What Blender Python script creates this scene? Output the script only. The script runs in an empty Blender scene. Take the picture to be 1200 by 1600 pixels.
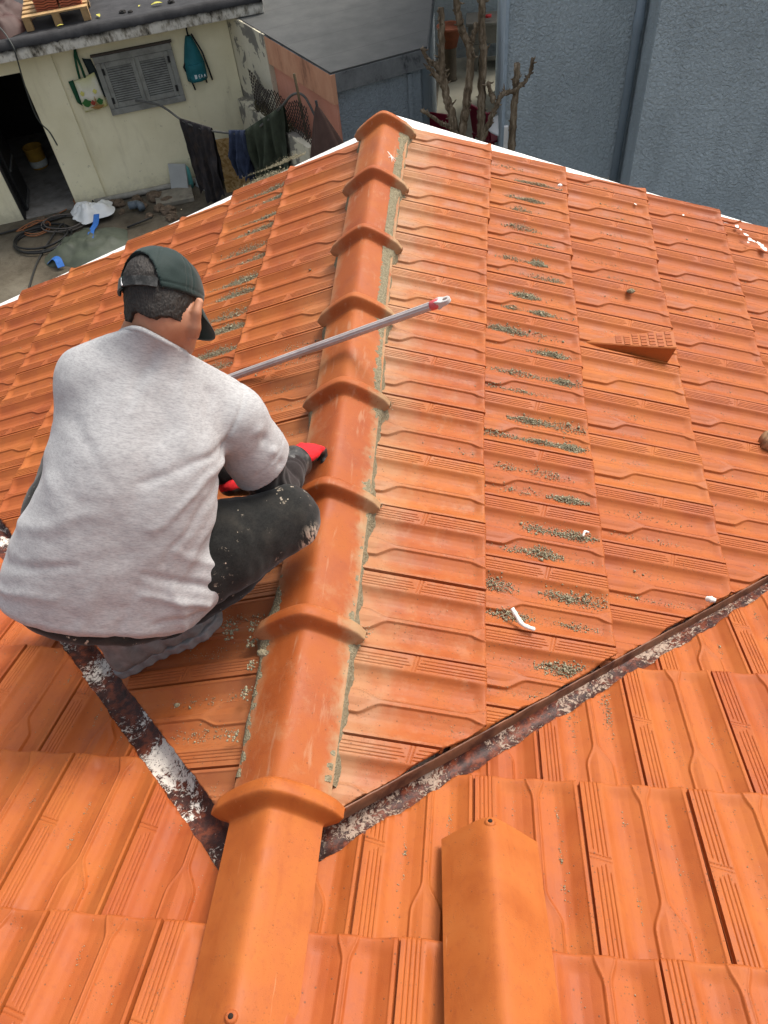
import bpy, bmesh, math, random
import numpy as np
from mathutils import Vector, Matrix, noise
S = bpy.context.scene
COL = S.collection
# ------------------------------------------------------------------ camera
cd = bpy.data.cameras.new('camera'); cam = bpy.data.objects.new('camera', cd); COL.objects.link(cam)
cam.location = (0.3812, -0.2624, 1.4911)
cam.rotation_euler = (0.67901, 0.08363, 0.08394)
cd.sensor_fit = 'VERTICAL'; cd.sensor_height = 24.0; cd.lens = 24.0 * 1154.54 / 1600
cd.clip_start = 0.02; cd.clip_end = 300
S.camera = cam
# ------------------------------------------------------------------ light: bright overcast
SUN_EL, SUN_AZ = math.radians(54), math.radians(40)      # azimuth clockwise from +Y
w = bpy.data.worlds.new('World'); S.world = w; w.use_nodes = True
nt = w.node_tree; bg = nt.nodes['Background']
sky = nt.nodes.new('ShaderNodeTexSky'); sky.sky_type = 'NISHITA'; sky.sun_disc = False
sky.sun_elevation = SUN_EL; sky.sun_rotation = SUN_AZ
sky.air_density = 1.0; sky.dust_density = 6.0; sky.ozone_density = 0.6
hsv = nt.nodes.new('ShaderNodeHueSaturation'); hsv.inputs['Saturation'].default_value = 0.45     # cloud cover greys the sky
nt.links.new(sky.outputs[0], hsv.inputs['Color']); nt.links.new(hsv.outputs[0], bg.inputs[0]); bg.inputs[1].default_value = 0.135
ld = bpy.data.lights.new('sun', 'SUN'); ld.energy = 1.35; ld.angle = math.radians(22); ld.color = (1.0, 0.93, 0.83)
sun = bpy.data.objects.new('sun', ld); COL.objects.link(sun)
sd = Vector((math.sin(SUN_AZ) * math.cos(SUN_EL), math.cos(SUN_AZ) * math.cos(SUN_EL), math.sin(SUN_EL)))
sun.rotation_euler = sd.to_track_quat('Z', 'Y').to_euler()
S.view_settings.view_transform = 'Standard'; S.view_settings.look = 'None'; S.view_settings.gamma = 1
S.view_settings.exposure = 0.84
random.seed(7); rng = np.random.default_rng(7)
# ------------------------------------------------------------------ helpers
def link_mesh(name, me, parent=None):
    o = bpy.data.objects.new(name, me); COL.objects.link(o)
    if parent: o.parent = parent
    return o
def tag(o, label=None, cat=None, group=None, kind=None):
    if label: o['label'] = label
    if cat: o['category'] = cat
    if group: o['group'] = group
    if kind: o['kind'] = kind
    return o
def empty(name, loc=(0, 0, 0), label=None, cat=None, group=None):
    o = bpy.data.objects.new(name, None); COL.objects.link(o); o.location = loc
    o.empty_display_size = 0.05
    return tag(o, label, cat, group)
def mesh_from(name, V, F, mat=None, smooth=True):
    me = bpy.data.meshes.new(name)
    me.from_pydata([tuple(map(float, v)) for v in V], [], [tuple(map(int, f)) for f in F]); me.update()
    if mat: me.materials.append(mat)
    if smooth: me.polygons.foreach_set('use_smooth', [True] * len(me.polygons))
    return me
def grid_faces(nu, nv, off=0, wrap=False):
    i = np.arange(nv - 1)[:, None]; j = np.arange(nu if wrap else nu - 1)[None, :]
    j2 = (j + 1) % nu
    a = i * nu + j; b = i * nu + j2; c = (i + 1) * nu + j2; d = (i + 1) * nu + j
    return np.stack([a, b, c, d], -1).reshape(-1, 4) + off
def sstep(a, b, x):
    t = np.clip((x - a) / (b - a), 0, 1); return t * t * (3 - 2 * t)
class MB:
    """collects boxes, tubes, sheets and builds ONE mesh object"""
    def __init__(s): s.V = []; s.F = []; s.n = 0; s.sm = []
    def add(s, V, F, smooth=False):
        V = [tuple(v) for v in V]; s.V += V; s.F += [tuple(int(i) + s.n for i in f) for f in F]; s.n += len(V); s.sm += [smooth] * len(F); return s
    def box(s, c, size, M=None, bev=0.0):
        c = Vector(c); hx, hy, hz = [k / 2 for k in size]
        if bev > 0:
            bm = bmesh.new(); bmesh.ops.create_cube(bm, size=1)
            for v in bm.verts: v.co = Vector((v.co.x * size[0], v.co.y * size[1], v.co.z * size[2]))
            bmesh.ops.bevel(bm, geom=bm.edges[:], offset=bev, segments=2, affect='EDGES', profile=0.6)
            bm.verts.index_update()
            V = [(v.co.copy() if M is None else M @ v.co) + c for v in bm.verts]; F = [[v.index for v in f.verts] for f in bm.faces]; bm.free()
            return s.add(V, F)
        P = [Vector((x, y, z)) for x in (-hx, hx) for y in (-hy, hy) for z in (-hz, hz)]
        if M is not None: P = [M @ p for p in P]
        return s.add([p + c for p in P], [(0, 1, 3, 2), (4, 6, 7, 5), (0, 4, 5, 1), (2, 3, 7, 6), (0, 2, 6, 4), (1, 5, 7, 3)])
    def tube(s, pts, r, n=10, cap=True):
        pts = [Vector(p) for p in pts]; N = len(pts)
        rs = r if isinstance(r, (list, tuple, np.ndarray)) else [r] * N
        V = []; ref = None
        for i, p in enumerate(pts):
            t = (pts[min(i + 1, N - 1)] - pts[max(i - 1, 0)]).normalized()
            if ref is None:
                ref = Vector((0, 0, 1)) if abs(t.z) < 0.9 else Vector((1, 0, 0))
            a = (ref - t * ref.dot(t)).normalized(); b = t.cross(a); ref = a
            for k in range(n):
                q = 2 * math.pi * k / n; V.append(p + (a * math.cos(q) + b * math.sin(q)) * rs[i])
        F = [tuple(f) for f in grid_faces(n, N, 0, True)]
        if cap:
            F.append(tuple(range(n - 1, -1, -1))); F.append(tuple(range((N - 1) * n, N * n)))
        return s.add(V, F, True)
    def prism(s, poly, z0, z1):
        n = len(poly); V = [(x, y, z0) for x, y in poly] + [(x, y, z1) for x, y in poly]
        F = [tuple(range(n - 1, -1, -1)), tuple(range(n, 2 * n))] + [(i, (i + 1) % n, n + (i + 1) % n, n + i) for i in range(n)]
        return s.add(V, F)
    def lathe(s, prof, c=(0, 0, 0), n=24, M=None):
        V = []
        for r, z in prof:
            for k in range(n):
                q = 2 * math.pi * k / n; p = Vector((r * math.cos(q), r * math.sin(q), z))
                if M is not None: p = M @ p
                V.append(p + Vector(c))
        return s.add(V, grid_faces(n, len(prof), 0, True), True)
    def build(s, name, mat, parent=None):
        me = bpy.data.meshes.new(name); me.from_pydata([tuple(v) for v in s.V], [], s.F); me.update()
        me.polygons.foreach_set('use_smooth', s.sm)
        if mat: me.materials.append(mat)
        bm = bmesh.new(); bm.from_mesh(me); bmesh.ops.recalc_face_normals(bm, faces=bm.faces[:]); bm.to_mesh(me); bm.free()
        return link_mesh(name, me, parent)
def smooth_path(P, n=8):
    P = [Vector(p) for p in P]; out = []
    Q = [P[0] * 2 - P[1]] + P + [P[-1] * 2 - P[-2]]
    for i in range(1, len(Q) - 2):
        for k in range(n):
            t = k / n; a, b, c, d = Q[i - 1], Q[i], Q[i + 1], Q[i + 2]
            out.append(0.5 * ((2 * b) + (c - a) * t + (2 * a - 5 * b + 4 * c - d) * t * t + (3 * b - a - 3 * c + d) * t ** 3))
    out.append(P[-1]); return out
# ------------------------------------------------------------------ materials
class NT:
    def __init__(s, name, rough=0.7, spec=0.3, metal=0.0):
        s.m = bpy.data.materials.new(name); s.m.use_nodes = True; s.t = s.m.node_tree; s.b = s.t.nodes['Principled BSDF']
        s.b.inputs['Roughness'].default_value = rough; s.b.inputs['Specular IOR Level'].default_value = spec; s.b.inputs['Metallic'].default_value = metal
        s.tc = None
    def n(s, k, **kw):
        x = s.t.nodes.new(k)
        for a, v in kw.items(): setattr(x, a, v)
        return x
    def set(s, sock, v):
        if isinstance(v, bpy.types.NodeSocket): s.t.links.new(v, sock)
        elif isinstance(v, (tuple, list)) and len(v) == 3 and sock.type == 'RGBA': sock.default_value = (*v, 1)
        else: sock.default_value = v
    def coord(s, kind='Object'):
        if not s.tc: s.tc = s.n('ShaderNodeTexCoord')
        return s.tc.outputs[kind]
    def mapping(s, vec, scale=(1, 1, 1), loc=(0, 0, 0), rot=(0, 0, 0)):
        x = s.n('ShaderNodeMapping'); s.set(x.inputs[0], vec); s.set(x.inputs[1], loc); s.set(x.inputs[2], rot); s.set(x.inputs[3], scale); return x.outputs[0]
    def noise(s, scale, detail=4, rough=0.55, vec=None, dist=0.0):
        x = s.n('ShaderNodeTexNoise'); s.set(x.inputs['Vector'], vec if vec is not None else s.coord()); s.set(x.inputs['Scale'], scale); s.set(x.inputs['Detail'], detail); s.set(x.inputs['Roughness'], rough); s.set(x.inputs['Distortion'], dist); return x.outputs['Fac']
    def voro(s, scale, vec=None, feature='F1', out='Distance', rand=1.0):
        x = s.n('ShaderNodeTexVoronoi', feature=feature); s.set(x.inputs['Vector'], vec if vec is not None else s.coord()); s.set(x.inputs['Scale'], scale); s.set(x.inputs['Randomness'], rand); return x.outputs[out]
    def ramp(s, fac, stops, interp='LINEAR'):
        x = s.n('ShaderNodeValToRGB'); s.set(x.inputs[0], fac); e = x.color_ramp; e.interpolation = interp
        while len(e.elements) < len(stops): e.elements.new(0.5)
        for el, (p, c) in zip(e.elements, stops): el.position = p; el.color = (*c, 1) if isinstance(c, (tuple, list)) else (c, c, c, 1)
        return x.outputs[0]
    def mix(s, fac, a, b, mode='MIX'):
        x = s.n('ShaderNodeMix', data_type='RGBA', blend_type=mode); s.set(x.inputs[0], fac); s.set(x.inputs[6], a); s.set(x.inputs[7], b); return x.outputs[2]
    def math(s, op, a, b=0.0, clamp=False):
        x = s.n('ShaderNodeMath', operation=op); x.use_clamp = clamp; s.set(x.inputs[0], a); s.set(x.inputs[1], b); return x.outputs[0]
    def range(s, v, a, b, c=0.0, d=1.0):
        x = s.n('ShaderNodeMapRange', interpolation_type='SMOOTHSTEP'); s.set(x.inputs[0], v); s.set(x.inputs[1], a); s.set(x.inputs[2], b); s.set(x.inputs[3], c); s.set(x.inputs[4], d); return x.outputs[0]
    def sep(s, vec):
        x = s.n('ShaderNodeSeparateXYZ'); s.set(x.inputs[0], vec); return x.outputs
    def rand(s): return s.n('ShaderNodeObjectInfo').outputs['Random']
    def randvec(s, k=37.0):
        oi = s.n('ShaderNodeObjectInfo'); c = s.n('ShaderNodeCombineXYZ')
        for i in range(3): s.set(c.inputs[i], s.math('MULTIPLY', oi.outputs['Random'], k * (1 + 0.37 * i)))
        v = s.n('ShaderNodeVectorMath', operation='ADD'); s.set(v.inputs[0], s.coord()); s.set(v.inputs[1], c.outputs[0]); return v.outputs[0]
    def bump(s, h, strength=0.3, dist=0.002):
        x = s.n('ShaderNodeBump'); s.set(x.inputs['Height'], h); s.set(x.inputs['Strength'], strength); s.set(x.inputs['Distance'], dist)
        prev = s.b.inputs['Normal'].links[0].from_socket if s.b.inputs['Normal'].links else None
        if prev: s.set(x.inputs['Normal'], prev)
        s.set(s.b.inputs['Normal'], x.outputs[0])
    def done(s, col, rough=None):
        s.set(s.b.inputs['Base Color'], col)
        if rough is not None: s.set(s.b.inputs['Roughness'], rough)
        return s.m
MORTAR = (0.30, 0.255, 0.165)
def clay_mat(name, dust=0.0, base=(0.345, 0.085, 0.0135), ridge=False, specks=1.0):
    k = NT(name, 0.62, 0.28)
    rv = k.randvec()
    rnd = k.rand()
    n1 = k.noise(9, 5, 0.6, rv); n2 = k.noise(70, 4, 0.6, rv); n3 = k.noise(600, 2, 0.5, rv)
    col = k.ramp(n1, [(0.25, tuple(c * f for c, f in zip(base, (0.80, 0.68, 0.62)))), (0.5, base), (0.78, tuple(c * f for c, f in zip(base, (1.08, 1.26, 1.45))))])
    hs = k.n('ShaderNodeHueSaturation'); k.set(hs.inputs['Hue'], k.range(rnd, 0, 1, 0.4975, 0.5035)); k.set(hs.inputs['Value'], k.range(rnd, 0, 1, 0.94, 1.05)); k.set(hs.inputs['Saturation'], 0.98); k.set(hs.inputs['Color'], col); col = hs.outputs[0]
    col = k.mix(k.range(n2, 0.52, 0.8, 0, 0.35), col, (0.225, 0.052, 0.020))
    # fine pale cement film
    film = k.math('MULTIPLY', k.range(k.noise(5, 5, 0.65, rv), 0.45, 0.75), 0.07 + 0.1 * dust)
    col = k.mix(film, col, (0.44, 0.165, 0.06))
    o = k.sep(k.coord())
    if ridge:
        ax = k.math('ABSOLUTE', o[0])
        side = k.math('GREATER_THAN', o[0], 0.0)
        e = k.math('ADD', ax, k.math('MULTIPLY', k.math('SUBTRACT', k.noise(22, 5, 0.65, rv), 0.5), 0.085))
        m = k.math('MULTIPLY', k.range(e, 0.070, 0.112), k.range(side, 0, 1, 0.40, 0.75))
        m = k.math('MULTIPLY', m, dust)
        col = k.mix(m, col, (0.34, 0.24, 0.13))
        m2 = k.math('MULTIPLY', k.range(k.noise(14, 6, 0.7, rv), 0.54, 0.72), 0.24 * dust)
        col = k.mix(m2, col, (0.38, 0.24, 0.135))
        st = k.noise(34, 4, 0.6, k.mapping(rv, (1.4, 0.22, 1)))
        col = k.mix(k.math('MULTIPLY', k.range(st, 0.58, 0.72), 0.35 * dust), col, (0.42, 0.27, 0.165))
    else:
        # faint water marks running down the tile
        wm = k.noise(1, 4, .6, k.mapping(rv, (46, 5, 5)))
        col = k.mix(k.math('MULTIPLY', k.range(wm, .52, .72), 0.22), col, tuple(c * f for c, f in zip(base, (0.70, 0.58, 0.52))))
    if dust > 0 and not ridge:
        up = k.math('ADD', k.math('MULTIPLY', o[1], -1.0), k.math('MULTIPLY', k.math('SUBTRACT', k.noise(16, 5, 0.65, rv), 0.5), 0.26))
        m = k.math('MULTIPLY', k.range(up, 0.15, 0.37), 0.52 * dust)
        col = k.mix(m, col, (0.385, 0.26, 0.145))
        m = k.math('MULTIPLY', k.range(k.noise(26, 6, 0.7, rv), 0.50, 0.70), 0.24 * dust)
        col = k.mix(m, col, (0.42, 0.235, 0.13))
    # specks of grit
    v1 = k.voro(190, rv); msk = k.range(k.noise(11, 4, 0.6, rv), 0.47, 0.62)
    sp = k.math('MULTIPLY', k.range(v1, 0.16, 0.26, 1, 0), msk)
    sp = k.math('MULTIPLY', sp, k.range(k.voro(190, rv, out='Color'), 0.42, 0.5))
    col = k.mix(k.math('MULTIPLY', sp, 0.75 * specks), col, (0.13, 0.075, 0.035))
    v2 = k.voro(75, rv); sp2 = k.math('MULTIPLY', k.range(v2, 0.10, 0.15, 1, 0), k.range(k.voro(75, rv, out='Color'), 0.62, 0.66))
    col = k.mix(k.math('MULTIPLY', sp2, 0.7 * specks), col, (0.10, 0.055, 0.03))
    k.bump(k.math('ADD', n3, k.math('MULTIPLY', n2, 0.6)), 0.25, 0.0008)
    k.bump(k.math('ADD', sp, sp2), 0.5, 0.0012)
    if ridge or specks == 0.5:
        pit = k.math('MULTIPLY', k.range(k.voro(330, rv), .10, .2, 1, 0), k.range(k.voro(330, rv, out='Color'), .55, .6)); k.bump(pit, .6, -0.0012); col = k.mix(k.math('MULTIPLY', pit, .45), col, (0.16, 0.04, 0.014))
        sc_ = k.math('MULTIPLY', k.range(k.noise(1, 3, .55, k.mapping(rv, (150, 9, 60), rot=(0, 0, .5))), .66, .70), k.range(k.noise(6, 3, .5, rv), .5, .62)); col = k.mix(k.math('MULTIPLY', sc_, .5), col, (0.50, 0.22, 0.10))
    rg = k.range(n1, 0.3, 0.7, 0.50, 0.72)
    return k.done(col, rg)
def simple(name, col, rough=0.7, spec=0.3, var=0.15, scale=20, metal=0.0, bump=0.2, bdist=0.002, bscale=None, dirt=None, dirt_amt=0.4, dirt_scale=6):
    k = NT(name, rough, spec, metal)
    n = k.noise(scale, 5, 0.6)
    c = k.ramp(n, [(0.25, tuple(x * (1 - var) for x in col)), (0.75, tuple(min(1, x * (1 + var)) for x in col))])
    if dirt:
        c = k.mix(k.math('MULTIPLY', k.range(k.noise(dirt_scale, 6, 0.68), 0.45, 0.68), dirt_amt), c, dirt)
    if bump: k.bump(k.noise(bscale or scale * 4, 4, 0.6), bump, bdist)
    return k.done(c)
M_CLAY = clay_mat('clay'); M_CLAY_N = clay_mat('clay_main', base=(0.345, 0.077, 0.0100)); M_DUSTY = clay_mat('clay_dusty', 1.0)
M_DUSTY_L = clay_mat('clay_dusty_light', 0.30)
M_RIDGE = clay_mat('clay_ridge', 1.0, base=(0.335, 0.079, 0.0125), ridge=True, specks=0.7)
M_RIDGE_CLEAN = clay_mat('clay_ridge_clean', 0.0, base=(0.360, 0.086, 0.0115), specks=0.5)
# ------------------------------------------------------------------ roof geometry
W, L, LF, TH = 0.22, 0.3685, 0.435, 0.012
PR, PL, PN = 0.33368, 0.37, 0.38193
def sag(y): return 0.01926 * (y - 1.2) ** 2
def zR(x, y): return -x * math.tan(PR) + sag(y)
def zL(x, y): return x * math.tan(PL) + sag(y)
def zN(x, y): return -y * math.tan(PN)
STEP = 0.023
def tile_h(u, v):
    """height of the tile's upper face; u across (0..W), v up the slope from the lower edge"""
    q = u / W
    wob = 0.0
    h = np.where(q < 0.205, 0.0, 0.0)
    xs = np.array([0, .010, .014, .200, .214, .262, .31, .38, .46, .53, .58, .63, .70, .77, .84, .905, .945, .955, .985, .992, 1.0])
    ys = np.array([-13, -13, 0, 0, -1, -10, -15, -18.0, -15, -10, -8, -10, -15, -18, -14.5, -6.5, -1.5, 1.2, 1.2, -13, -13]) / 1000
    h = np.interp(q, xs, ys)
    # flatten the channels towards the lower edge a little (curled lip)
    lip = sstep(0.034, 0.0, v); h = np.where((q > 0.2) & (q < 0.984), h * (1 - 0.62 * lip), h)
    # middle spoon rib
    hw = 0.0075 + 0.0125 * sstep(0.045, 0.0, v) + 0.0225 * sstep(0.245, 0.305, v)
    c = 0.585 * W + 0.004 * sstep(0.24, 0.31, v)
    dd = np.abs(u - c) - hw
    sp = sstep(0.0022, -0.0018, dd)
    top = -0.0052 - 0.0050 * sstep(0.25, 0.31, v) + 0.002 * lip
    ledge = 0.0011 * sstep(0.0018, 0.0, np.abs(dd + 0.0028))
    h = h + (np.maximum(top, h + 0.002) - h) * sp + ledge * sp
    # grooves of the flat rib
    r0, rw = 0.014 * W, 0.188 * W
    g = np.zeros_like(h)
    def groove(cu, lo, hi, wd=0.0011, dep=0.0021):
        return dep * np.exp(-((u - cu) / wd) ** 2) * sstep(lo - .002, lo + .002, v) * sstep(hi + .002, hi - .002, v)
    for f, hi in ((.22, .158), (.43, .164), (.64, .170), (.82, .172)):
        g = np.maximum(g, groove(r0 + f * rw, -0.01, hi))
    for f, lo in ((.28, .196), (.48, .192), (.68, .188), (.86, .205)):
        g = np.maximum(g, groove(r0 + f * rw, lo, 0.45))
    # the slanting notch between the two sets of grooves
    for off, dep in ((0.0, 0.0022), (0.0085, 0.0016)):
        dl = v - (0.171 + off + 0.24 * (u - r0 - 0.5 * rw))
        g = np.maximum(g, dep * np.exp(-(dl / 0.0012) ** 2) * (u > r0) * (u < r0 + rw))
    h = h - g * (u < r0 + rw)
    return h
def tile_samples():
    r0, r1 = 0.0, 0.215 * W
    us = np.concatenate([np.linspace(r0, r1, 62)[:-1], np.linspace(r1, .42 * W, 14)[:-1], np.linspace(.42 * W, .76 * W, 62)[:-1], np.linspace(.76 * W, .94 * W, 12)[:-1], np.linspace(.94 * W, W, 12)])
    vs = np.concatenate([np.linspace(0, .05, 14)[:-1], np.linspace(.05, .15, 8)[:-1], np.linspace(.15, .21, 44)[:-1], np.linspace(.21, .32, 30)[:-1], np.linspace(.32, LF, 8)])
    return us, vs
def tile_mesh():
    us, vs = tile_samples(); nu, nv = len(us), len(vs)
    U, Vv = np.meshgrid(us, vs)
    H = tile_h(U, Vv)
    H = H - 0.003 * sstep(0.006, 0.0, Vv) ** 2               # rounded lower edge
    V = np.stack([U, -Vv, H], -1).reshape(-1, 3)
    F = list(map(tuple, grid_faces(nu, nv)[:, ::-1]))
    # skirt round the border
    idx = np.arange(nu * nv).reshape(nv, nu)
    ring = list(idx[0, :]) + list(idx[1:, -1]) + list(idx[-1, -2::-1]) + list(idx[-2:0:-1, 0])
    base = len(V); low = V[ring].copy(); low[:, 2] -= TH; V = np.vstack([V, low])
    n = len(ring)
    F += [(ring[i], base + i, base + (i + 1) % n, ring[(i + 1) % n]) for i in range(n)]
    return V, F
TV, TF = tile_mesh()
def tile_me(name, mat):
    me = mesh_from(name, TV, TF, mat)
    bm = bmesh.new(); bm.from_mesh(me); bmesh.ops.recalc_face_normals(bm, faces=bm.faces[:])
    for e in bm.edges:
        if len(e.link_faces) == 2 and e.link_faces[0].normal.angle(e.link_faces[1].normal, 0) > 1.0: e.smooth = False
    bm.to_mesh(me); bm.free(); return me
TILE = {k: tile_me('roof_tile', m) for k, m in (('N', M_CLAY_N), ('R', M_CLAY), ('L', M_CLAY), ('RD', M_DUSTY), ('LD', M_DUSTY_L))}
S_R = [0.4457 + m * L + dd for m, dd in enumerate((0, -.0114, .0213, .04, .05, .06, .07))]
S_L = [0.515, 0.83, 1.15, 1.50, 1.90, 2.27, 2.64, 3.0]
Y_R = [2.9886 - o * W for o in (0, .4069, -.2542, .1271, -.42, .05, .5)]
Y_L = [2.906 - o * W for o in (0, .42, -.05, .36, -.10, .40, .0, .5)]
X_N = {-2: (.39, .36), -1: (.27, .25), 0: (.2665, .2739), 1: (.394, .3594), 2: (.5409, .2536), 3: (.65, .36), 4: (.75, .25), 5: (.64, .36), 6: (.75, .25)}
T1 = -0.03945
def frame_at(side, s, y):
    """matrix of the tile frame (right, downhill, up) with its origin on the slope"""
    d2 = 0.03852 * (y - 1.2)
    if side == 'R':
        s2 = s + 0.008 * (y - 1.2) ** 2
        o = Vector((s2 * math.cos(PR), y, 0)); o.z = zR(o.x, y)
        right = Vector((0, -1, -d2)); down = Vector((math.cos(PR), 0, -math.sin(PR)))
    elif side == 'L':
        o = Vector((-s * math.cos(PL), y, 0)); o.z = zL(o.x, y)
        right = Vector((0, 1, d2)); down = Vector((-math.cos(PL), 0, -math.sin(PL)))
    else:
        o = Vector((y, s * math.cos(PN), -s * math.sin(PN))); right = Vector((1, 0, 0)); down = Vector((0, math.cos(PN), -math.sin(PN)))
    right.normalize(); up = right.cross(down).normalized(); down = up.cross(right)
    M = Matrix((right, down, up)).transposed().to_4x4(); M.translation = o
    return M @ Matrix.Rotation(math.atan(STEP / L), 4, 'X')
# clip lines (plan), keep side given by normal
CUT_R = ((0.159, 0.224), (0.766, 1.0))      # point, keep y - y0 > slope*(x-x0)
CUT_NR = ((0.102, 0.102), (0.772, 1.0))     # keep below
CUT_L = ((-0.114, 0.163), (-0.915, 1.0))
CUT_NL = ((-0.106, 0.066), (-0.908, 1.0))
def side_of(cut, x, y): return (y - cut[0][1]) - cut[1][0] * (x - cut[0][0])
def cut_mesh(src, M, cuts):
    """tile mesh in local coordinates cut by vertical planes; skirts the cut"""
    bm = bmesh.new(); bm.from_mesh(src); Mi = M.inverted()
    for cut, keep in cuts:
        n = Vector((-cut[1][0], 1, 0)).normalized() * keep; p = Vector((*cut[0], 0))
        nl = (Mi.to_3x3() @ n).normalized(); pl = Mi @ p
        r = bmesh.ops.bisect_plane(bm, geom=bm.verts[:] + bm.edges[:] + bm.faces[:], plane_co=pl, plane_no=nl, clear_inner=True)
        es = [e for e in r['geom_cut'] if isinstance(e, bmesh.types.BMEdge)]
        if es:
            # ragged saw cut
            vs = {v for e in es for v in e.verts}
            ex = bmesh.ops.extrude_edge_only(bm, edges=es)
            nv = [v for v in ex['geom'] if isinstance(v, bmesh.types.BMVert)]
            for v in nv: v.co.z -= TH
            for v in list(vs):
                wv = M @ v.co; a = noise.noise(wv * 30) * 0.004 + noise.noise(wv * 110) * 0.0018; v.co += nl * a
    if len(bm.faces) == 0: bm.free(); return None
    me = bpy.data.meshes.new('roof_tile'); bm.normal_update(); bm.to_mesh(me); bm.free()
    for m in src.materials: me.materials.append(m)
    return me
CORN = [Vector((u, -v, 0)) for u in (0, W) for v in (0, LF)]
TILES = []            # (side,row,j,M) kept for the debris
def place_tile(side, row, j, M, root, src, cuts):
    pts = [M @ c for c in CORN]
    use = []
    for cut, keep in cuts:
        sd_ = [side_of(cut, p.x, p.y) * keep for p in pts]
        if max(sd_) < 0.01: return None
        if min(sd_) < 0.02: use.append((cut, keep))
    me = src
    if use:
        me = cut_mesh(src, M, use)
        if me is None: return None
    o = link_mesh('roof_tile', me, root)
    jit = Matrix.Rotation(random.gauss(0, 0.0022), 4, 'Z') @ Matrix.Rotation(random.gauss(0, 0.003), 4, 'Y'); jit.translation = Vector((random.gauss(0, .0008), random.gauss(0, .0022), random.gauss(0, .0008)))
    o.matrix_basis = M @ (jit if not use else Matrix.Identity(4))
    TILES.append((side, row, j, M))
    return o
roof_N = empty('tiled_roof', (0, 0, 0), 'near roof slope of long upright orange tiles in the foreground, falling towards the valley gutters', 'roof')
roof_R = empty('tiled_roof', (0, 0, 0), 'orange tiled roof slope right of the ridge, strewn with grey mortar crumbs and white debris', 'roof')
roof_L = empty('tiled_roof', (0, 0, 0), 'orange tiled roof slope left of the ridge, on which the crouching man works', 'roof')
VENT = None
for row in range(7):
    for j in range(-1, 16):
        y = Y_R[row] - j * W
        if y > 3.32 or y < 0.1: continue
        M = frame_at('R', S_R[row], y)
        far = []
        if y > 3.0: pass
        o = place_tile('R', row, j, M, roof_R, TILE['RD'] if row == 0 else TILE['R'], [(CUT_R, 1), (((0, 3.125), (0.02, 1.0)), -1)])
for row in range(8):
    for j in range(-2, 15):
        y = Y_L[row] - j * W
        if y < -0.1: continue
        if y > 3.06: continue
        M = frame_at('L', S_L[row], y)
        if M.translation.x < -1.9 and y < 1.4: continue
        place_tile('L', row, j, M, roof_L, TILE['LD'] if row == 0 else TILE['L'], [(CUT_L, 1), (((0, 3.075), (0.0, 1.0)), -1)])
for m in range(-2, 5):
    xr, xl = X_N[m]
    xs = [(xr + j * W, 1) for j in range(-3, 10) if xr + j * W > -0.14]
    first = min(x for x, _ in xs)
    xs += [(xl + j * W, 0) for j in range(-13, 1) if xl + (j + 1) * W <= first + 0.03 and xl + j * W < -0.1]
    for x, rt in xs:
        t = T1 + m * L
        M = frame_at('N', t, x)
        if x < -1.75 or x > 1.9: continue
        if m <= -1 and (x < -1.1 or x > 1.5): continue
        place_tile('N', m, 0, M, roof_N, TILE['N'], [(CUT_NR, -1)] if rt else [(CUT_NL, -1)])
# ------------------------------------------------------------------ decks under the tiles
M_DECK = simple('deck', (0.10, 0.07, 0.05), 0.9)
def deck(name, poly, zf, root, drop=0.085, th=0.06):
    n = 24; (x0, y0), (x1, y1), (x2, y2), (x3, y3) = poly
    V = []
    for lay in (0, 1):
        for i in range(n + 1):
            for j in range(n + 1):
                a, b = i / n, j / n
                x = (x0 * (1 - a) + x1 * a) * (1 - b) + (x3 * (1 - a) + x2 * a) * b
                y = (y0 * (1 - a) + y1 * a) * (1 - b) + (y3 * (1 - a) + y2 * a) * b
                V.append((x, y, zf(x, y) - drop - lay * th))
    m = n + 1; F = list(map(tuple, grid_faces(m, m))) + [tuple(f[::-1]) for f in grid_faces(m, m, m * m)]
    idx = np.arange(m * m).reshape(m, m); ring = list(idx[0, :]) + list(idx[1:, -1]) + list(idx[-1, -2::-1]) + list(idx[-2:0:-1, 0])
    F += [(ring[i], ring[(i + 1) % len(ring)], ring[(i + 1) % len(ring)] + m * m, ring[i] + m * m) for i in range(len(ring))]
    mb = MB(); mb.add(V, F); return mb.build(name, M_DECK, root)
deck('roof_deck', [(0.0, 0.13), (2.7, 2.20), (2.7, 3.10), (0.0, 3.10)], zR, roof_R)
deck('roof_deck', [(-0.005, 0.12), (-2.8, 2.66), (-2.8, 3.05), (-0.005, 3.05)], zL, roof_L)
deck('roof_deck', [(-1.75, -0.80), (2.0, -0.80), (2.0, 1.54), (0.0, 0.02)], zN, roof_N)
deck('roof_deck', [(-1.76, -0.80), (-1.752, -0.80), (0.0, -0.02), (-1.76, 1.53)], zN, roof_N)
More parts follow.
